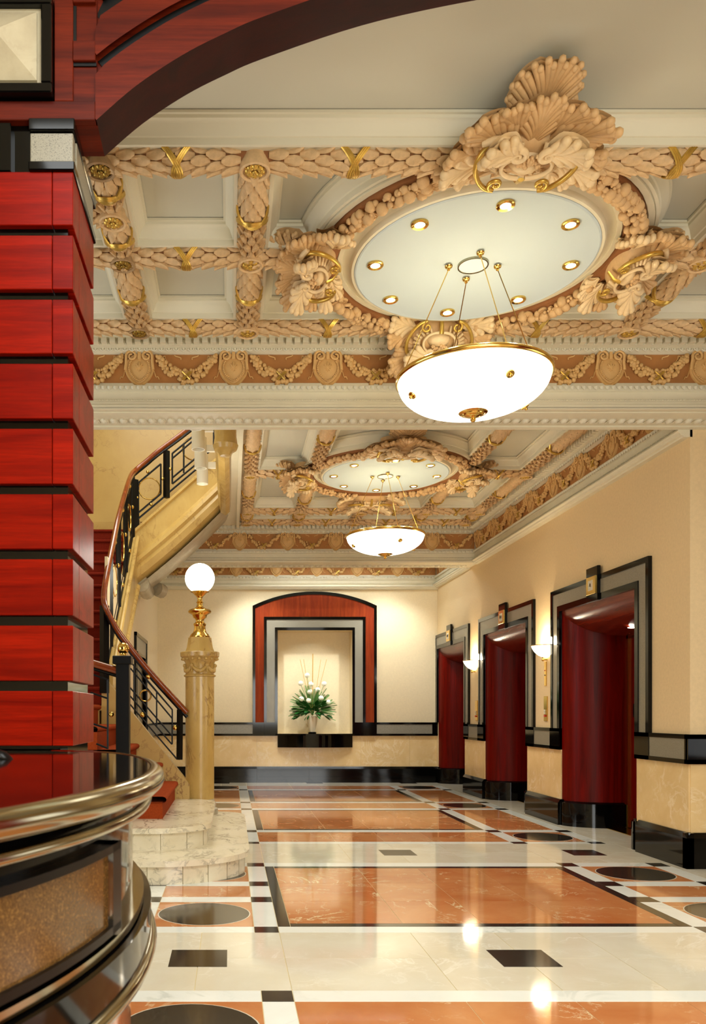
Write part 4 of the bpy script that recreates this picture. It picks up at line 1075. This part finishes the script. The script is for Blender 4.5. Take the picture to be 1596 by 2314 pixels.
# carpeted steps of the lower flight, climbing away to the left and turning
lowf = [(-.545, .54), (-.70, .735), (-.945, .93), (-1.15, 1.13), (-1.34, 1.33)]
zprev = .35
for i, (xn, zt) in enumerate(lowf):
    yn, yf = 6.95+.02*i, 8.56
    xl = -2.9
    tilt = .10*i*.35
    def band(x_in, z0, z1, m, nm, y0, y1):
        return MB().prism([(xl, y0), (x_in+tilt*.4, y0), (x_in, y1), (xl, y1)], z0, z1, 'z').build(nm, m, stair)
    band(xn-.03, zprev if i else .35, zt-.05, 'carpet', 'carpet_riser', yn+.05 if i else 7.0, yf)
    n = 8
    a0, a1 = (7.0 if i == 0 else yn+.15), yf
    rows_ = [[(xn-.03+.035*sin(pi*k/n) if k else xl, y, zt-.055+.055*(1-cos(pi*k/n))/2) for k in range(n+1)]+[(xl, y, zt)] for y in (a0-.02, a0, a1)]
    MB().grid(rows_).build('carpet_tread', 'carpet', stair, 60)
    MB().box(xl, xn+.0, yf, 8.60, zt-.06, zt-.01).box(xl, xn-.02, yf, 8.60, zprev, zt-.05).build('marble_string', 'yellow_marble', stair)
    zprev = zt
# flight 2, climbing away from the camera
SL = .79
nst = 13
for k in range(nst):
    yk = 8.62+.19/SL*k; zk = 1.52+.19*k
    y2 = yk+.19/SL+.03 if k < nst-1 else 12.0
    MB().box(-2.75, -1.34, yk+.02, y2, zk-.19, zk-.045).build('carpet_riser', 'carpet_shaded', stair)
    MB().bbox(-2.75, -1.345, yk, y2, zk-.05, zk, .018).build('carpet_tread', 'carpet_shaded', stair)
# strings: lower diagonal marble slab, flight 2 wall string, flight 3 string and soffit
MB().prism([(-.425, .35), (-.425, .50), (-.50, .60), (-1.06, 1.296), (-1.34, 1.66), (-1.34, .05), (-.6, .05)], 8.60, 8.70, 'y').build('diagonal_string', 'stair_marble', stair)
def z2(y): return 1.52+SL*(y-8.62)
pts = [(8.70, z2(8.70)+.12), (11.08, z2(11.08)+.20), (11.08, z2(11.08)-.55), (8.70, .9)]
MB().prism(pts, -1.35, -1.235, 'x').build('wall_string', 'yellow_marble', stair)
MB().tube([(-1.235, 8.72, z2(8.72)+.10), (-1.235, 11.0, z2(11.0)+.18)], .03, 8).build('string_moulding', 'yellow_marble', stair, 60)
MB().tube([(-1.235, 9.0, z2(9.0)-.32), (-1.235, 11.0, z2(11.0)-.48)], .04, 8).build('string_moulding', 'yellow_marble', stair, 60)
A, B = (-1.32, 3.66), (-.13, 4.70); Cc, D = (-1.32, 2.92), (-.03, 4.08)
def ln(p, q, t): return (p[0]+(q[0]-p[0])*t, p[1]+(q[1]-p[1])*t)
n = 12; rows_ = []
for i in range(n+1):
    t = i/n; a = ln(A, B, t); b = ln(Cc, D, t); sag = -.05*sin(pi*t)
    prof = [(0.0, 0), (-.035, .02), (-.035, .07), (.0, .10), (.0, .48), (-.03, .52), (-.085, .58), (-.095, .66), (-.06, .72), (-.075, .80), (-.04, .93), (.05, 1.0), (1.0, 1.0), (1.0, 0)]
    rows_.append([(a[0]+(b[0]-a[0])*f, 11.02+d*1.0, a[1]+(b[1]+sag-a[1])*f) for d, f in prof])
MB().grid(rows_, closed_v=True).build('upper_string', 'yellow_marble', stair, 35)
# soffit moulding rolls and the scrolled corbel at its foot
MB().grid([[(ln(Cc, D, t)[0]+.02, y, ln(Cc, D, t)[1]-.02-.05*sin(pi*t)-.05*sin(pi*(y-11.0)/.9)) for y in (11.05, 11.25, 11.5, 11.75, 11.95)] for t in [i/12 for i in range(13)]]).build('soffit_slab', 'pale_marble', stair, 60)
MB().tube([(-1.2, 11.1, 2.98), (-1.2, 11.9, 2.98)], .11, 12).tube([(-1.05, 11.9, 3.02), (-.98, 11.99, 3.0)], .10, 10).build('corbel', 'pale_marble', stair, 60)
cb = empty('pendant_corbel', (-.05, 7.75, 3.70), 'carved marble pendant hanging at the edge of the stair opening', 'corbel')
MB().lathe([(0, 3.60), (.05, 3.605), (.07, 3.64), (.105, 3.66), (.118, 3.70), (.11, 3.715), (.105, 3.75), (.10, 3.78), (.10, 4.0)], (-.045, 7.6, 0), 20).build('drop', 'yellow_marble', cb, 40)

# handrails and iron balustrades
rail_pts = [Vector(p) for p in [(-.455, 8.66, 1.245), (-.837, 8.65, 1.666), (-1.069, 8.64, 1.953), (-1.20, 8.60, 2.14)]]
rail_pts += [Vector((-1.285, 8.52, 2.33)), Vector((-1.31, 8.56, 2.47)), Vector((-1.30, 8.74, 2.745)), Vector((-1.30, 9.14, 3.107)), Vector((-1.30, 9.61, 3.52)), Vector((-1.30, 10.39, 4.08)), Vector((-1.30, 10.85, 4.36)), Vector((-1.26, 11.06, 4.49)), Vector((-1.12, 11.10, 4.62)), Vector((-.967, 11.10, 4.75)), Vector((-.552, 11.10, 5.06)), Vector((-.15, 11.10, 5.42))]
def smooth_path(P, n=4):
    out = []
    for i in range(len(P)-1):
        p0, p1, p2, p3 = P[max(0, i-1)], P[i], P[i+1], P[min(len(P)-1, i+2)]
        for k in range(n):
            t = k/n; out.append(.5*((2*p1)+(p2-p0)*t+(2*p0-5*p1+4*p2-p3)*t*t+(3*p1-p0-3*p2+p3)*t**3))
    out.append(P[-1]); return out
hr = smooth_path(rail_pts)
rl = empty('stair_railing', (-1.2, 9.5, 1.3), 'long curving stair railing, mahogany handrail over black iron with brass balls', 'railing')
MB().tube(hr, .042, 8, flat=.75).build('handrail', 'rail_wood', rl, 60)
MB().tube([p-Vector((0, 0, .045)) for p in hr], .020, 6).build('rail_bar', 'black_iron', rl, 60)
def bar(name, pts, rr=.009, m='black_iron', closed=False, par=None, n=6): return MB().tube(pts, rr, n, closed=closed).build(name, m, par or rl, 60)
def flat(name, pts, rr=.028, par=None):
    return MB().tube(pts, rr, 4).build(name, 'black_iron', par or rl)
def ball(p, rr=.028, par=None): return MB().sphere(p, rr, 14, 10).build('brass_ball', 'brass', par or rl, 60)
def gring(c, R_, ax, ay, par=None): return MB().tube([Vector(c)+Vector(ax)*R_*cos(2*pi*k/32)+Vector(ay)*R_*sin(2*pi*k/32) for k in range(32)], .009, 6, closed=True).build('brass_ring', 'brass', par or rl, 60)
# lower panel, plane Y = 8.65
def q4(u, v): return at(200+.1504*u, 1440+.1504*v, 8.65)          # reading points measured on the lower panel
for a, b in [((620, 355), (1265, 1095)), ((630, 465), (1255, 1215)), ((880, 640), (1265, 1095)), ((610, 740), (1255, 1480)), ((615, 870), (1255, 1610)), ((610, 990), (1330, 1830)), ((1040, 960), (1255, 1215))]:
    bar('bar', [q4(*a), q4(*b)])
for a, b in [((685, 415), (685, 940)), ((875, 480), (875, 1270)), ((1025, 825), (1025, 1330)), ((1260, 1095), (1258, 1610))]: bar('bar', [q4(*a), q4(*b)])
flat('post', [q4(1375, 1085), q4(1368, 1840)], .033)
gring(q4(855, 880), .058, (1, 0, 0), (0, 0, 1))
for p in ((903, 592), (812, 1163), (1305, 1360)): ball(q4(*p))
flat('post', [Vector((-1.31, 8.60, 2.36)), Vector((-1.31, 8.60, 1.45))], .05)
# flight 2 panels, plane X = -1.30
def r2(y, f):      # f=0 at the string, 1 at the rail
    zz = None
    for a, b in zip(rail_pts[5:11], rail_pts[6:12]):
        if a.y <= y <= b.y: zz = a.z+(b.z-a.z)*(y-a.y)/(b.y-a.y)
    if zz is None: zz = rail_pts[5].z if y < 9 else 4.49
    return Vector((-1.30, y, z2(y)+.18+(zz-z2(y)-.18)*f))
for y in (8.95, 9.6, 10.25, 10.98): flat('post', [r2(y, 0), r2(y, .98)], .032)
for ya, yb in ((8.95, 9.6), (9.6, 10.25), (10.25, 10.98)):
    a, b = ya+.10, yb-.10
    for f0, f1 in ((.12, .12), (.86, .86)): bar('bar', [r2(a, f0), r2(b, f1)])
    bar('bar', [r2(a, .12), r2(a, .86)]); bar('bar', [r2(b, .12), r2(b, .86)])
    m_ = (ya+yb)/2; c = r2(m_, .5); gring(c, .17, (0, 1, 0), (0, 0, 1))
    for f in (.05, .93): ball(r2(m_, f))
    ball(r2(ya+.06, .5)); ball(r2(yb-.06, .5))
bar('bottom_rail', [r2(8.7, .0), r2(10.98, .0)], .018)
# flight 3 panels, plane Y = 11.1
def q1(u, v): return at(200+.2256*u, 940+.2256*v, 11.08)
flat('post', [q1(445, 640), q1(455, 1120)], .075)
flat('post', [q1(782, 350), q1(782, 820)], .045)
for a, b in [((500, 670), (725, 480)), ((725, 480), (725, 780)), ((725, 780), (500, 970)), ((500, 970), (500, 670)), ((480, 1045), (770, 800)), ((800, 770), (1180, 450))]: bar('bar', [q1(*a), q1(*b)], .013)
gring(q1(610, 728), .17*.93*1.0*.9, (1, 0, 0), (0, 0, 1))
for p in ((593, 560), (742, 628), (626, 886), (487, 818), (437, 893), (818, 530)): ball(q1(*p), .022)
for a, b in [((840, 375), (1100, 160)), ((840, 425), (1150, 160)), ((840, 375), (840, 680)), ((955, 280), (955, 570)), ((840, 620), (1160, 350)), ((840, 680), (1180, 400)), ((1255, 120), (1255, 320)), ((1255, 320), (1190, 375))]: bar('bar', [q1(*a), q1(*b)], .013)
gring(q1(1055, 330), .15, (1, 0, 0), (0, 0, 1))
# near newel and its own short rail
nw = empty('newel_post', (-.905, 6.98, .35), 'square black newel post with polished brass ball, in front of the carpeted steps', 'newel')
MB().bbox(-.96, -.85, 6.925, 7.035, .35, 1.70, .004).build('shaft', 'black_iron', nw)
MB().bbox(-.985, -.83, 6.90, 7.06, 1.655, 1.725, .006).build('cap', 'black_iron', nw)
MB().lathe([(.0, 1.725), (.035, 1.725), (.028, 1.735), (.028, 1.75), (0, 1.75)], (-.905, 6.98, 0), 16).build('collar', 'brass', nw, 40)
MB().sphere((-.905, 6.98, 1.79), .05, 22, 14).build('brass_ball', 'brass', nw, 60)
nr_ = empty('inner_railing', (-1.2, 6.98, .9), 'short railing running from the black newel post back behind the wooden pillar', 'railing')
MB().tube([(-.95, 6.98, 1.60), (-1.15, 6.98, 1.66), (-1.6, 6.98, 1.82)], .034, 8).build('handrail', 'rail_wood', nr_, 60)
MB().tube([(-.95, 6.98, 1.56), (-1.15, 6.98, 1.62), (-1.6, 6.98, 1.78)], .02, 6).build('rail_bar', 'black_iron', nr_, 60)
def q5(u, v): return at(200+.1504*u, 1440+.1504*v, 6.98)
for a, b in [((0, 540), (300, 640)), ((290, 640), (290, 1680)), ((30, 830), (290, 920)), ((60, 1300), (285, 1370)), ((120, 1600), (290, 1670))]: bar('bar', [q5(*a), q5(*b)], .009, par=nr_)
ball(q5(345, 1160), .022, nr_)

# cylinder spots on the edge of the stair opening
for i, (Y, nm) in enumerate([(7.2, 'nearest'), (7.78, 'second'), (8.38, 'third'), (8.95, 'farthest')]):
    X = -.303; zb = EYE+2.47
    s = empty('cylinder_spotlight', (X, Y, zb), 'white cylinder spotlight hung at the stair opening, %s of the four in line' % nm, 'spotlight', 'cylinder spotlights')
    MB().lathe([(.054, zb+.32), (.062, zb+.31), (.062, zb), (.056, zb), (.050, zb+.04), (.0, zb+.05)], (X, Y, 0), 24).build('housing', 'spot_white', s, 40)
    MB().lathe([(.0, zb+.03), (.048, zb+.03)], (X, Y, 0), 20).build('reflector', 'lens_white', s)
    MB().box(X+.06, -.16, Y-.02, Y+.02, zb+.17, zb+.235).build('arm', 'spot_white', s)

# ================================================================ FLOWER VASE AND BOUQUET
vx, vy = 1.469, 14.86; vz = .872; kk = vy/1870
v = empty('vase', (vx, vy, vz), 'tapered ribbed cream vase on the black niche shelf', 'vase')
rows_ = []
for r_, z in [(.052, .03), (.058, .06), (.075, .14), (.09, .22), (.10, .30), (.094, .31)]:
    rows_.append([(vx+r_*(1+.02*(j % 2))*cos(2*pi*j/48), vy+r_*(1+.02*(j % 2))*sin(2*pi*j/48), vz+z) for j in range(48)])
MB().grid(rows_, closed_v=True).build('body', 'ceramic', v, 25)
MB().lathe([(0, 0), (.072, 0), (.076, .012), (.066, .03), (0, .032)], (vx, vy, vz), 24).build('foot', 'black_granite', v, 40)
bq = empty('flower_bouquet', (vx, vy, vz+.30), 'bouquet of white chrysanthemums, reeds and green leaves in the cream vase', 'bouquet')
def fp(u, w_, d=0): return at(640+.1037*u, 1460+.1037*w_, vy-d)
rnb = random.Random(4)
def petal_head(rad):
    mb = MB()
    mb.sphere((0, 0, 0), rad*.72, 10, 7)
    for ring_ in range(4):
        m = 6+ring_*3; el = radians(80-24*ring_)
        for k in range(m):
            a = 2*pi*(k+.5*(ring_ % 2))/m; d = Vector((cos(a)*cos(el), sin(a)*cos(el), sin(el)))
            mb.sphere(tuple(d*rad*.78), rad*.30, 6, 4, (1, 1, .9))
    return mb
HEAD = petal_head(.047).mesh('flower_head', 'petal', 70)
neck = Vector((vx, vy-.02, vz+.32))
for (u, w_) in [(525, 640), (385, 815), (608, 830), (895, 825), (580, 995), (755, 955), (398, 1155), (558, 1190), (828, 1135), (993, 1225)]:
    p = fp(u, w_, .10 if w_ > 900 else .0)
    M = T(*p) @ (Vector((rnb.uniform(-.3, .3), -1, .5))).to_track_quat('Z', 'Y').to_matrix().to_4x4()
    f = inst('flower', HEAD, bq, M)
    MB().tube([p+Vector((0, .02, -.01)), (p+neck)/2+Vector((0, .01, 0)), neck], .004, 5).build('stem', 'leaf_fern', f)
for (u, w_) in [(370, 290), (447, 285), (648, 165), (822, 295), (948, 290)]:
    p = fp(u, w_, .02); MB().tube([p, neck], .004 if u != 648 else .008, 5).build('reed', 'reed', bq)
def leaf2(L, W_, bend=.2, nu=6):
    rows_ = []
    for i in range(nu+1):
        u = i/nu; wd = W_*sin(pi*min(1, .06+u*.94))**.8
        rows_.append([(v_*wd, u*L, -bend*L*u*u-.15*wd*(1-abs(v_))*-1) for v_ in (-1, -.5, 0, .5, 1)])
    return MB().grid(rows_)
LF2 = leaf2(.13, .032).mesh('leaf', 'leaf_dark', 60)
for k in range(120):
    a = rnb.uniform(-pi, pi); el = rnb.uniform(-.5, 1.3); R_ = rnb.uniform(.02, .22)
    d = Vector((cos(a), sin(a)*.55-.25, el)).normalized()
    p = neck+Vector((d.x*R_*1.35, d.y*R_*.8-.02, d.z*R_*.95+.07))
    if p.y > 15.02: p.y = 15.0
    M = T(*p) @ d.to_track_quat('Y', 'Z').to_matrix().to_4x4() @ Matrix.Rotation(rnb.uniform(-.8, .8), 4, 'Y') @ Matrix.Scale(rnb.uniform(.7, 1.15), 4)
    inst('leaf', LF2, bq, M)
def frond(L):
    mb = MB().tube([(0, 0, 0), (0, L, -.02)], .002, 4)
    for i in range(14):
        t = .15+.85*i/14; l = .06*(1-t*.7)
        for s in (-1, 1):
            mb.add([(0, L*t, -.02*t), (s*l, L*t+l*.8, -.02*t-.01), (s*l*.9, L*t+l*.8+.008, -.02*t-.008), (0, L*t+.012, -.02*t)], [(0, 1, 2, 3)])
    return mb
FR = frond(.30).mesh('frond', 'leaf_fern')
for k in range(56):
    a = radians(-25+230*(k % 28)/27+rnb.uniform(-6, 6)); d = Vector((cos(a), rnb.uniform(-.35, .05), sin(a)*.8+.05)).normalized()
    M = T(*(neck+Vector((d.x*.10, -.03, .08+d.z*.08+(.06 if k > 27 else 0))))) @ d.to_track_quat('Y', 'Z').to_matrix().to_4x4() @ Matrix.Rotation(rnb.uniform(-.6, .6), 4, 'Y') @ Matrix.Scale(rnb.uniform(.8, 1.15), 4)
    inst('frond', FR, bq, M)

# ================================================================ MAHOGANY PILLAR
YP = 2.90; kp = YP/1870
def zp_(y): return EYE+(1610-y)*kp
def xp_(x): return (x-521)*kp
pl = empty('wooden_pillar', (-1.05, 3.12, 0), 'massive banded mahogany pillar with black recessed joints', 'pillar')
MB().box(-1.7, -.575, YP+.025, 3.33, 0, zp_(388)).build('core', 'black_granite', pl)
gy = [388, 520, 665, 810, 957, 1105, 1252, 1402, 1550, 1697]
zs_ = [zp_(y) for y in gy]
while zs_[-1] > .1: zs_.append(zs_[-1]-.2285)
xj = xp_(118)
for i in range(len(zs_)-1):
    zt_ = zs_[i]-(.018 if i else 0); zb_ = max(0, zs_[i+1]+.018)
    MB().bbox(-1.7, xj-.001, YP, YP+.03, zb_, zt_, .002).build('board', 'pillar_wood', pl)
    MB().bbox(xj+.001, -.552, YP, YP+.03, zb_, zt_, .002).build('board', 'pillar_wood', pl)
    MB().bbox(-.58, -.5525, YP+.031, 3.02, zb_, zt_, .002).build('side_board', 'pillar_wood', pl)
    MB().bbox(-.58, -.5525, 3.022, 3.34, zb_, zt_, .002).build('side_board', 'pillar_wood', pl)
cp = empty('pillar_capital', (-1.0, 3.1, zp_(388)), 'black and speckled grey granite capital block on the wooden pillar', 'capital')
z0, z1 = zp_(388), 3.3265
MB().box(-1.7, -.56, YP+.03, 3.33, z0, z1).build('core', 'black_granite', cp)
MB().bbox(xp_(66), -.545, YP-.012, 3.35, zp_(298), z1, .003).build('top_slab', 'black_granite', cp)
MB().bbox(xp_(66), -.545, YP-.012, 3.35, z0, zp_(368), .003).build('bottom_slab', 'black_granite', cp)
MB().bbox(xp_(68), xp_(165), YP+.0, YP+.04, zp_(366), zp_(300), .003).build('granite_block', 'grey_granite', cp)
MB().bbox(-1.5, xp_(24), YP+.0, YP+.04, zp_(386), zp_(276), .003).build('granite_block', 'black_granite', cp)
MB().bbox(-.57, -.548, YP+.05, 3.3, zp_(366), zp_(300), .003).build('granite_block', 'grey_granite', cp)

# ================================================================ WOODEN ARCH WALL
aw = empty('wooden_arch', (1.5, 3.0, 3.33), 'broad mahogany arch with stepped mouldings spanning overhead', 'arch')
Acurve = [(-.47, 3.3265), (-.33, 3.447), (-.167, 3.555), (-.02, 3.63), (.124, 3.692), (.49, 3.815), (.865, 3.90), (1.18, 3.945), (1.5, 3.96)]
from bisect import bisect
def cr(P, n=5):
    V = [Vector((x, z, 0)) for x, z in P]; return [(p.x, p.y) for p in smooth_path(V, n)]
AC = cr(Acurve); AC += [(3.0-x, z) for x, z in reversed(AC[:-1])]
def offc(d):
    out = []
    for i, (x, z) in enumerate(AC):
        a = AC[max(0, i-1)]; b = AC[min(len(AC)-1, i+1)]; t = Vector((b[0]-a[0], b[1]-a[1])).normalized(); nrm = Vector((-t.y, t.x))
        out.append((x+nrm.x*d, z+nrm.y*d))
    return out
def clipx(P, left): return [(max(x, left) if x < 1.5 else min(x, 3.0-left), z) for x, z in P]
YA, YB2 = 2.90, 3.09
def band(d0, d1, y, nm, m):
    i_, o_ = offc(d0), offc(d1)
    rows_ = [[(a[0], y, a[1]), (b[0], y, b[1]), (b[0], y+.03, b[1]), (a[0], y+.03, a[1])] for a, b in zip(i_, o_) if True]
    # keep the bands right of the corner stile
    rows2 = []
    for row in rows_:
        if row[1][0] < -.474 and row[1][0] < 1.5:
            k = 0
            a, b = Vector(row[0]), Vector(row[1])
            if a.x <= -.474: continue
            t = (a.x+.474)/(a.x-b.x); e = a.lerp(b, t); row = [row[0], tuple(e), (e.x, y+.03, e.z), row[3]]
        rows2.append(row)
    # first row: vertical cut at the stile
    MB().grid(rows2).build(nm, m, aw, 30)
band(0, .128, YA, 'arch_board', 'arch_wood')
band(.128, .168, YA+.025, 'groove', 'black_iron')
band(.168, .27, YA-.004, 'arch_board', 'arch_wood')
band(.27, .33, YA+.028, 'groove', 'black_iron')
band(.33, .62, YA+.0, 'arch_board', 'arch_wood')
# soffit, back face and infill
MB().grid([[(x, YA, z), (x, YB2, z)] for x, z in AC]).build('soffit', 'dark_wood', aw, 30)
n = len(AC)
for yy_ in (YA+.03, YB2): MB().grid([[(x, yy_, z), (x, yy_, 4.61)] for x, z in AC]).build('spandrel', 'arch_wood', aw)
for xa_, xb_ in ((-1.8, -.47), (3.47, 5.6)): MB().box(xa_, xb_, YA+.03, YB2, 3.3265, 4.61).build('spandrel', 'arch_wood', aw)
MB().box(-4.6, -1.7, YA+.03, YB2, 0, 4.7).build('wall_hall_left', 'arch_wood', kind='structure')
MB().box(3.47, 5.6, YA, YB2+.2, 0, 3.33).build('wall_hall_right', 'pillar_wood', kind='structure')
# corner joinery left of the arch: bottom board, stile, blocks, framed marble pyramid
zt0 = zp_(228)
MB().bbox(-1.7, xp_(215), YA, YA+.03, 3.3265, zt0, .002).build('bottom_board', 'arch_wood', aw)
MB().bbox(xp_(123), xp_(165), YA, YA+.03, zt0, 4.2, .002).build('stile', 'arch_wood', aw)
MB().box(xp_(165), xp_(217), YA+.012, YA+.03, zt0, 4.2).build('recess_board', 'arch_wood', aw)
MB().bbox(xp_(165), xp_(216), YA-.004, YA+.02, zp_(138), zp_(93), .002).build('block', 'arch_wood', aw)
MB().bbox(xp_(165), xp_(216), YA-.004, YA+.02, zp_(6), zp_(-45), .002).build('block', 'arch_wood', aw)
MB().box(xp_(165), xp_(217), YA+.006, YA+.02, zp_(146), zp_(138)).build('groove', 'black_iron', aw)
MB().box(xp_(165), xp_(172), YA+.006, YA+.02, zp_(92), zp_(10)).build('groove', 'black_iron', aw)
MB().box(-1.7, -.47, YA+.02, YA+.03, zt0, 4.2).build('ground_board', 'arch_wood', aw)
# corner filler between stile and arch (triangle left of the bands)
py = empty('marble_pyramid_panel', (xp_(3), YA, zp_(225)), 'faceted white marble pyramid in a black frame, over the wooden pillar', 'panel')
x0, x1, zz0, zz1 = xp_(-115), xp_(121), zp_(224), zp_(2)
xi0, xi1, zi0, zi1 = xp_(-90), xp_(97), zp_(202), zp_(26)
MB().bbox(x0, x1, YA-.035, YA+.03, zz0, zi0, .004).bbox(x0, x1, YA-.035, YA+.03, zi1, zz1, .004).bbox(x0, xi0, YA-.035, YA+.03, zi0, zi1, .004).bbox(xi1, x1, YA-.035, YA+.03, zi0, zi1, .004).build('frame', 'black_granite', py)
MB().box(xi0, xi1, YA-.01, YA+.03, zi0, zi1).build('border', 'pale_marble', py)
a0, a1, b0, b1 = xp_(-80), xp_(86), zp_(191), zp_(38); am, bm_ = (a0+a1)/2, (b0+b1)/2
MB().add([(a0, YA-.01, b0), (a1, YA-.01, b0), (a1, YA-.01, b1), (a0, YA-.01, b1), (a0, YA-.02, b0), (a1, YA-.02, b0), (a1, YA-.02, b1), (a0, YA-.02, b1), (am, YA-.09, bm_)],
    [(0, 1, 5, 4), (1, 2, 6, 5), (2, 3, 7, 6), (3, 0, 4, 7), (4, 5, 8), (5, 6, 8), (6, 7, 8), (7, 4, 8)]).build('pyramid', 'pale_marble', py)
py2 = None

# ================================================================ RECEPTION COUNTER
HC = 1.118
cpts = [Vector(p) for p in [(-.62, 2.86, 0), (-.40, 2.72, 0), (-.27, 2.42, 0), (-.20, 2.08, 0), (-.185, 1.74, 0), (-.222, 1.45, 0), (-.30, 1.20, 0), (-.42, .96, 0), (-.60, .72, 0), (-.82, .50, 0), (-1.15, .30, 0)]]
cc = smooth_path(cpts, 5)
def co(d):
    out = []
    for i, p in enumerate(cc):
        a = cc[max(0, i-1)]; b = cc[min(len(cc)-1, i+1)]; t = (b-a).normalized(); nrm = Vector((-t.y, t.x, 0))
        if i == 0: nrm = nrm
        out.append(p+nrm*d)
    return out
# outward normal points to the hall
sgn = 1 if co(.1)[len(cc)//2].x > cc[len(cc)//2].x else -1
def CO(d): return co(sgn*d)
ct = empty('reception_counter', (-.8, 1.6, 0), 'curved glossy black granite reception counter with steel rim', 'counter')
top = CO(0.0)
poly = [(p.x, p.y) for p in top] + [(-1.6, .30), (-1.6, 2.86)]
MB().prism(poly, HC-.03, HC, 'z').build('countertop', 'black_granite', ct)
MB().tube([p+Vector((0, 0, HC-.022)) for p in CO(.008)], .025, 12).build('steel_rim', 'steel', ct, 60)
MB().tube([p+Vector((0, 0, HC-.075)) for p in CO(-.010)], .012, 8).build('steel_bead', 'steel', ct, 60)
def wall_strip(d0, d1, z0, z1, nm, m, i0=0, i1=None):
    A_, B_ = CO(d0)[i0:i1], CO(d1)[i0:i1]
    MB().grid([[(a.x, a.y, z0), (b.x, b.y, z0), (b.x, b.y, z1), (a.x, a.y, z1)] for a, b in zip(A_, B_)], closed_v=True).build(nm, m, ct, 40)
wall_strip(-.08, -.045, .80, HC-.03, 'fascia', 'black_granite')
i0 = 22; 
wall_strip(-.05, -.030, .845, .985, 'granite_panel', 'brown_granite', 23, 46)
wall_strip(-.05, -.020, .985, 1.0, 'panel_frame', 'black_iron', 22, 47)
wall_strip(-.05, -.020, .83, .845, 'panel_frame', 'black_iron', 22, 47)
wall_strip(-.05, -.020, .83, 1.0, 'panel_frame', 'black_iron', 22, 24)
wall_strip(-.06, -.018, .805, .822, 'steel_band', 'steel')
wall_strip(-.06, .0, .715, .80, 'plinth_band', 'black_granite')
MB().tube([p+Vector((0, 0, .71)) for p in CO(-.002)], .016, 8).build('steel_band', 'steel', ct, 60)
wall_strip(-.12, -.05, 0.0, .71, 'body_panel', 'body_marble')
bl = empty('desk_ornament', (-.80, 2.2, HC), 'small dark curved object on the counter at the left edge', 'ornament')
MB().tube([at(-12, 1708, 2.35), at(8, 1712, 2.36), at(22, 1722, 2.34), at(28, 1733, 2.30)], [.022, .02, .014, .006], 8).build('leaf_form', 'black_iron', bl, 60)
